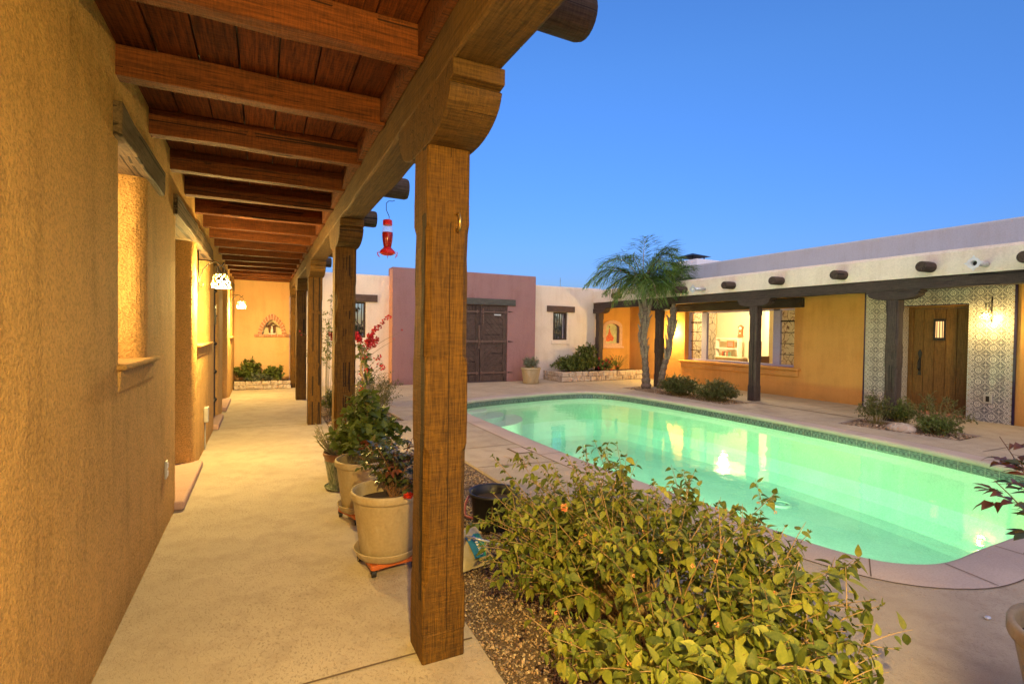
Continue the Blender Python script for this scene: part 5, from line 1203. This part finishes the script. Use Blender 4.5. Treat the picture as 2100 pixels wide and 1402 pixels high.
bush('planter_shrub','leafy green shrub in the stone planter below the brick niche','shrub',(-.28,14.5),.38,.22,.55,40,.075,'green_leaf',24,z0=.17,side=3,wratio=.6)
bush('planter_shrub','spreading green shrub at the right of the niche planter','shrub',(.28,14.45),.32,.2,.42,30,.07,'green_leaf',25,z0=.17,side=3,wratio=.6)
bush('planter_shrub','trailing dusty green shrub at the middle of the niche planter','shrub',(.0,14.4),.5,.15,.2,30,.05,'sage_leaf',26,z0=.17)
# corner planter
bush('planter_shrub','bushy green shrub in the corner stone planter under the barred window','shrub',(9.1,13.9),.95,.35,.55,90,.08,'green_leaf',31,z0=.24,side=4,nodes=6)
bush('planter_shrub','tall green shrub in the corner planter beside the porch end post','shrub',(9.55,13.95),.45,.32,1.0,60,.08,'green_leaf',32,z0=.24,side=4,nodes=6)
q = bush('planter_shrub','low shrub with red flowers in the corner planter','shrub',(10.2,13.75),.38,.25,.45,40,.06,'green_leaf',33,z0=.24)
for _ in range(14): blob_flowers(q,[(10.2+random.uniform(-.35,.35),13.55+random.uniform(-.1,.2),.3+random.uniform(0,.4))],.035,'boug_bract',8,name='flower_head',petal=.04)
lv=LV(); ag=thing('strap_leaf_plant','spiky strap leaved plant in the corner stone planter','plant',(10.75,13.85,.25)); rnd=random.Random(3)
pl=MB()
for i in range(60):
    a=rnd.uniform(0,2*PI); b0=Vector((10.75,13.85,.25)); e=b0+Vector((.75*cos(a)*rnd.uniform(.4,1),.4*sin(a),rnd.uniform(.15,.6))); m=b0.lerp(e,.5)+Vector((0,0,.28)); pts=[qb(b0,m,e,k/5) for k in range(6)]
    for k in range(5): d=pts[k+1]-pts[k]; lv.add(pts[k],d,(0,0,1),d.length*1.06,.022 if k<4 else .012)
lv.build('leaves', M['green_leaf'], ag, 0,.2,False)
# round low shrubs and those by the tiled entrance
bush('round_shrub','dense rounded dark shrub at the foot of the palms','shrub',(9.36,9.55),.42,.62,.46,150,.05,'shrub_leaf',41,side=4,nodes=6,wratio=.55,base_r=.2)
bush('round_shrub','dense rounded dark shrub left of the middle poolside post','shrub',(9.38,8.42),.40,.50,.44,140,.045,'shrub_leaf',42,side=4,nodes=6,wratio=.55,base_r=.2)
bush('entrance_shrub','sparse reddish shrub left of the post by the tiled wall','shrub',(9.62,5.15),.28,.34,.55,34,.04,'shrub_leaf',43,side=4,nodes=5)
bush('entrance_shrub','small bright green shrub at the foot of the entrance post','shrub',(9.85,4.86),.16,.2,.50,50,.035,'green_leaf',44,side=3,nodes=6)
bush('entrance_shrub','open branching shrub in front of the plank door','shrub',(9.72,4.33),.32,.55,.62,40,.035,'shrub_leaf',45,side=4,nodes=5)
bush('entrance_shrub','low dense green shrub in front of the tiled wall','shrub',(9.52,4.22),.24,.3,.28,70,.035,'green_leaf',46,side=3,nodes=6)
# rock in bed
def rock(name,lab,c,r,seed=1):
    rnd=random.Random(seed); m_=MB().ball((0,0,0),1,8); m_.v=[(c[0]+x*r[0]*(1+rnd.uniform(-.12,.12)),c[1]+y*r[1]*(1+rnd.uniform(-.12,.12)),c[2]+max(z,-.5)*r[2]*(1+rnd.uniform(-.15,.15))) for x,y,z in m_.v]
    return tag(obj(name,m_,M['rubble'],smooth=True),lab,'rock')
rock('boulder','flat pinkish boulder in the gravel between the entrance shrubs',(9.3,4.62,.02),(.16,.22,.10),2)
o_=rock('pebble','single smooth pebble lying on the open deck near the right pot',(3.5,1.3,.008),(.022,.012,.008),3); o_.data.materials[0]=M['galv']
# pot beside the pink wall
pot('plant_pot','small tan pot with a grey green sage standing against the pink wall',(7.15,13.3),.30,.45,M['plastic_tan'],.02,rimh=.06,group='large tan plastic pots'); saucer('tan saucer under the pot by the pink wall',(7.15,13.3),.26,.0,M['plastic_tan'])
bush('sage_plant','grey green sage in the pot by the pink wall','potted plant',(7.15,13.3),.28,.28,.42,50,.05,'sage_leaf',51,z0=.42,side=3,wratio=.3)
# distant tree tops over the garden wall
bush('desert_tree','sparse tree top just showing above the garden wall by the palms','tree',(11.3,18.5),.7,.5,3.75,24,.06,'sage_leaf',61,side=4,nodes=5,upright=.9,base_r=.3,up_var=.3,stem_r=.02)

bush('hedge_shrub','dark foliage seen through the left barred window','shrub',(2.5,16.2),1.1,.6,2.4,120,.10,'shrub_leaf',71,side=4,nodes=7,base_r=.3,up_var=.9)
bush('hedge_shrub','grey green foliage seen through the right barred window','shrub',(9.6,16.2),1.1,.6,2.2,120,.10,'sage_leaf',72,side=4,nodes=7,base_r=.3,up_var=.9)
# ================================================================== PALMS
def palm(lab, base, path, rad, crown, fronds, seed, boots):
    rnd=random.Random(seed); t_=thing('palm_tree',lab,'palm tree',(base[0],base[1],0),'palm trees by the pool'); B=Vector((base[0],base[1],0))
    n=len(path); pts=[]; rs=[]
    for i in range(n-1):
        for k in range(6): u=k/6; p=B+wvec(path[i][0]*(1-u)+path[i+1][0]*u,0,path[i][1]*(1-u)+path[i+1][1]*u); pts.append(p); rs.append((rad[i]*(1-u)+rad[i+1]*u)*(1+.10*((k%2)*2-1)+rnd.uniform(-.03,.03)))
    pts.append(B+wvec(path[-1][0],0,path[-1][1])); rs.append(rad[-1])
    obj('trunk', MB().tube(pts,rs,14), M['palm_trunk'], t_)
    bt=MB(); top=pts[-1]
    for i in range(boots):
        k=rnd.randint(int(len(pts)*.38),len(pts)-2); a=rnd.uniform(0,2*PI); d=Vector((cos(a),sin(a),0)); p=pts[k]+d*rs[k]*.8; l=rnd.uniform(.16,.34)
        q=p+d*.05+Vector((0,0,l*.6)); e=p+d*rnd.uniform(.03,.14)+Vector((0,0,l)); bt.tube([p-Vector((0,0,.1)),q,e],[.035,.026,.010],6)
    obj('leaf_bases', bt, M['palm_boot'], t_)
    C=B+wvec(crown[0],0,crown[1]); lv=LV(); ra=MB()
    ra.tube([top,C],[rad[-1]*.6,.05],8)
    for (c1_,c2_,dz,ll,dn) in fronds:
        # control & tip given as (image-right, away, up) relative to crown centre
        a=C; m=C+wvec(*c1_); e=C+wvec(*c2_); N_=46; pts=[qb(a,m,e,k/N_) for k in range(N_+1)]
        ra.tube(pts,[.016*(1-.85*k/N_) for k in range(N_+1)],5,caps=False)
        for k in range(4,N_+1):
            d=(pts[k]-pts[k-1]).normalized(); s0=d.cross(Vector((0,0,1))); 
            if s0.length<.1: s0=Vector((1,0,0))
            s0.normalize(); prof=sin(PI*min(1,(k/N_)*.80+.16))
            for sg in (1,-1):
                for q in range(2):
                    dd_=(s0*sg*rnd.uniform(.5,1.0)+d*rnd.uniform(.35,.8)+Vector((0,0,rnd.uniform(-.5,.35)*dn))).normalized(); l=ll*1.25*prof*rnd.uniform(.75,1.15)
                    p0=pts[k]; p1=p0+dd_*l*.5; lv.add(p0,dd_,(rnd.gauss(0,.4),rnd.gauss(0,.4),1),l*.52,.019); d2=(dd_+Vector((0,0,-.55*dn))).normalized(); lv.add(p1,d2,(rnd.gauss(0,.4),rnd.gauss(0,.4),1),l*.62,.015)
    obj('rachis', ra, M['palm_boot'], t_); lv.build('fronds', M['palm_leaf'], t_, .05,.3,False); return t_
fr1=[((-.75,.1,1.15),(-1.62,.2,.05),0,.62,1.0),((-.5,-.3,1.2),(-1.3,-.5,.55),0,.6,.9),((.30,.1,1.35),(.95,.1,1.15),0,.6,.9),((.7,0,1.35),(1.35,.1,.30),0,.5,1.0),((-.1,.4,1.3),(-.35,.9,.95),0,.6,1),((.15,-.5,1.1),(.45,-1.0,.5),0,.6,1.0),((-.35,.3,.8),(-1.0,.6,-.1),0,.6,1.2),((-.25,-.5,.7),(-.6,-.8,-.45),0,.55,1.3),((.1,-.6,.7),(.15,-.95,-.5),0,.6,1.3),((.45,-.2,.8),(.85,-.3,-.25),0,.55,1.3),((.35,.5,.7),(.6,.9,-.2),0,.6,1.2),((-.5,0,.55),(-.85,.0,-.5),0,.5,1.3),((.0,.1,1.2),(.1,.2,1.5),0,.5,.7),((-.6,.1,1.0),(-1.3,.4,.15),0,.6,1.1),((.3,-.2,1.0),(.75,-.4,.25),0,.6,1.1),((-.2,-.2,.9),(-.45,-.5,-.1),0,.6,1.2),((.1,.3,.9),(.1,.6,-.1),0,.6,1.2),((.5,.1,1.5),(1.1,.1,.8),0,.6,1)]
palm('taller palm with ragged leaf bases and long windblown fronds by the pool',(9.58,11.05),[(.0,.0),(-.02,.45),(-.06,.95),(-.13,1.45),(-.08,1.85),(-.07,2.25)],[.14,.092,.086,.082,.10,.135],(-.14,2.72),fr1,4,46)
fr2=[((-.3,.1,.55),(-.7,.2,.25),0,.44,1),((.3,.1,.55),(.72,.1,.2),0,.44,1),((-.1,-.3,.6),(-.3,-.5,.45),0,.44,1),((.1,-.3,.65),(.25,-.4,.6),0,.44,.9),((0,.3,.6),(.1,.5,.5),0,.44,1),((-.3,-.1,.3),(-.6,-.2,-.15),0,.44,1.2),((.3,-.1,.3),(.6,-.2,-.15),0,.44,1.2),((.02,0,.5),(.03,0,.75),0,.3,.6),((-.1,.2,.4),(-.4,.4,.05),0,.44,1),((.15,-.3,.35),(.25,-.6,-.1),0,.44,1.2)]
palm('shorter slim palm with a curved grey trunk and small crown behind the taller palm',(9.9,10.85),[(.0,.0),(.07,.5),(.20,1.0),(.30,1.6),(.33,2.25)],[.10,.086,.076,.07,.095],(.34,2.72),fr2,7,26)

# ================================================================== HUMMINGBIRD FEEDER
hx,hy = 1.13,4.95
def at_y(u,v,Y):
    cam=S.camera.matrix_world; d=cam.to_3x3() @ Vector(((u-1050)/F_PX,-(v-701)/F_PX,-1)); k=(Y-cam.translation.y)/d.y; return cam.translation+d*k
ft=at_y(795,457,5.0); fb=at_y(796,527,5.0); hgt=ft.z-fb.z
fd=thing('hummingbird_feeder','red hummingbird feeder half full of nectar hanging from a log end','bird feeder',(ft.x,ft.y,fb.z)); fx,fy,fz=ft.x,ft.y,fb.z
hk=[(fx+.01,fy,2.80),(fx-.015,fy,2.795),(fx-.02,fy,2.70),(fx-.01,fy,2.62),(fx+.012,fy,2.58),(fx+.008,fy,2.54),(fx,fy,ft.z)]
hk=[(fx+.055,fy-.05,2.755),(fx+.035,fy-.05,2.745),(fx-.0,fy-.04,2.745),(fx-.015,fy,2.73),(fx-.014,fy,(2.73+ft.z)/2+.03),(fx+.014,fy,(2.73+ft.z)/2-.03),(fx+.014,fy,ft.z+.02),(fx,fy,ft.z)]
obj('hanger', MB().tube(hk,.0032,6), M['iron'], fd, smooth=True)
s_=hgt/.36
obj('cap', MB().lathe([(.001,.36),(.030,.36),(.044,.355),(.046,.345),(.046,.31),(.044,.305)],(fx,fy,fz),8), M['red_paint'], fd)
t = NT('feeder_glass'); b = t.bsdf((.9,.93,.95), .05, trans=.0, spec=.6); tr=t.n('ShaderNodeBsdfTransparent'); mx=t.n('ShaderNodeMixShader'); mx.inputs[0].default_value=.22; t.l(tr.outputs[0],mx.inputs[1]); t.l(b.outputs[0],mx.inputs[2]); t.l(mx.outputs[0],t.out.inputs[0]); M['feeder_glass']=t.mat
obj('bottle', MB().lathe([(.043,.306),(.048,.29),(.052,.235)],(fx,fy,fz),24), M['feeder_glass'], fd, smooth=True)
obj('nectar', MB().lathe([(.001,.236),(.0505,.236),(.0515,.21),(.047,.16),(.038,.105),(.032,.075)],(fx,fy,fz),24), M['nectar'], fd, smooth=True)
obj('base', MB().lathe([(.030,.10),(.042,.085),(.068,.06),(.074,.045),(.068,.03),(.045,.018),(.001,.012)],(fx,fy,fz),16), M['red_paint'], fd)
for k in range(6):
    a=2*PI*k/6+.3; c_=cos(a); s2_=sin(a); obj('perch', MB().tube([(fx+c_*.07,fy+s2_*.07,fz+.045),(fx+c_*.105-s2_*.012,fy+s2_*.105+c_*.012,fz+.04),(fx+c_*.11,fy+s2_*.11,fz+.025),(fx+c_*.085,fy+s2_*.085,fz+.0)],.0028,5), M['red_paint'], fd)
# ================================================================== THINGS BEHIND THE LANTANA
npot = thing('nursery_pot','black plastic nursery pot in the gravel behind the lantana','flower pot',(1.62,3.6,0))
obj('pot_body', MB().lathe([(.15,0),(.175,.24),(.19,.245),(.195,.27),(.18,.27),(.17,.26),(.16,.2)],(1.62,3.6,0),32), M['black_plastic'], npot, smooth=True)
obj('pot_soil', MB().lathe([(.001,.2),(.165,.2)],(1.62,3.6,0),24), M['soil'], npot)
tag(obj('hose_loop', MB().tube([(1.62+.17*cos(a),3.75+.13*sin(a),.05+.14*max(0,sin(a))) for a in [2*PI*k/24 for k in range(25)]],.011,8,caps=False), m_plain('purple_hose',(.25,.07,.09),.5), smooth=True),'dull purple hose loop behind the black nursery pot','hose')
sc_=thing('succulent_clump','orange red finger succulent growing in the gravel behind the porch post','succulent',(1.22,3.85,0)); lv=LV(); rnd=random.Random(4)
for i in range(150):
    a=rnd.uniform(0,2*PI); rr=rnd.random()**.5*.14; p=Vector((1.24+rr*cos(a)*1.2,3.85+rr*sin(a),.0)); d=Vector((cos(a)*.4,sin(a)*.4,1))+rv(.3); lv.add(p,d,rv(),rnd.uniform(.06,.11),.014)
lv.build('fingers', M['succulent'], sc_, .0,.5,False)
tag(obj('red_pipe', MB().tube([(.98,3.48,.09),(1.32,3.55,.10)],.016,10).tube([(.98,3.14,.09),(1.24,3.02,.10)],.016,10), m_plain('red_pipe',(.30,.04,.03),.4), smooth=True),'pair of dark red pipes running past the nursery pot','pipe')
bg_=thing('soil_bag','crumpled cream soil bag with a blue and green label lying under the lantana','bag',(1.27,2.95,0))
mbx=MB(); W_,H_=10,8; vs=[]; rnd=random.Random(9)
o0=Vector((1.10,2.90,.03)); ux=Vector((.25,.05,0)); uy=Vector((-.05,.22,.16))
nn_=ux.cross(uy).normalized()
for s_ in (1,-1):
    for j in range(H_+1):
        for i in range(W_+1):
            u,v=i/W_,j/H_; bul=.045*(sin(PI*u)*sin(PI*v))**.5*s_+.012*sin(u*9)*sin(v*7)*s_; vs.append(o0+ux*u+uy*v+nn_*(bul+rnd.uniform(-.007,.007)))
def sf(off): return [(off+j*(W_+1)+i,off+j*(W_+1)+i+1,off+(j+1)*(W_+1)+i+1,off+(j+1)*(W_+1)+i) for j in range(H_) for i in range(W_)]
n0=(W_+1)*(H_+1); mbx.add(vs,sf(0)+sf(n0)); obj('bag_body', mbx, m_plain('cream_plastic_film',(.36,.30,.16),.4), bg_, smooth=True)
def bagpt(u,v,lift): 
    bul=.047*(max(0,sin(PI*u)*sin(PI*v)))**.5; return o0+ux*u+uy*v+nn_*(bul+lift)
m_=MB(); G=8
m_.add([bagpt(.42+.5*i/G,.15+.6*j/G,.004) for j in range(G+1) for i in range(G+1)],[(j*(G+1)+i,j*(G+1)+i+1,(j+1)*(G+1)+i+1,(j+1)*(G+1)+i) for j in range(G) for i in range(G)])
m_.m=[0 if (k%G)<5 else 1 for k in range(G*G)]
obj('bag_label', m_, [m_plain('blue_print',(.02,.16,.30),.4),m_plain('green_print',(.03,.28,.12),.4)], bg_)
lt=MB()
for j in range(7): lt.add([bagpt(.60+a,.20+.07*j+b,.007) for a,b in ((0,0),(.08,.0),(.08,.045),(0,.045))],[(0,1,2,3)])
obj('bag_lettering', lt, M['white_paint'], bg_)
tag(obj('edging_strip', MB().tube([(1.17,3.02,.20),(1.45,2.98,.10)],.008,8), M['galv'], smooth=True),'pale metal rod lying across the soil bag','rod')
tag(obj('flat_stone', MB().prism([(1.02,3.2),(1.25,3.25),(1.3,3.42),(1.05,3.45)],'z',-.01,.05), M['rubble'], bevel=.012),'flat grey stone slab between the red pipes','stone')
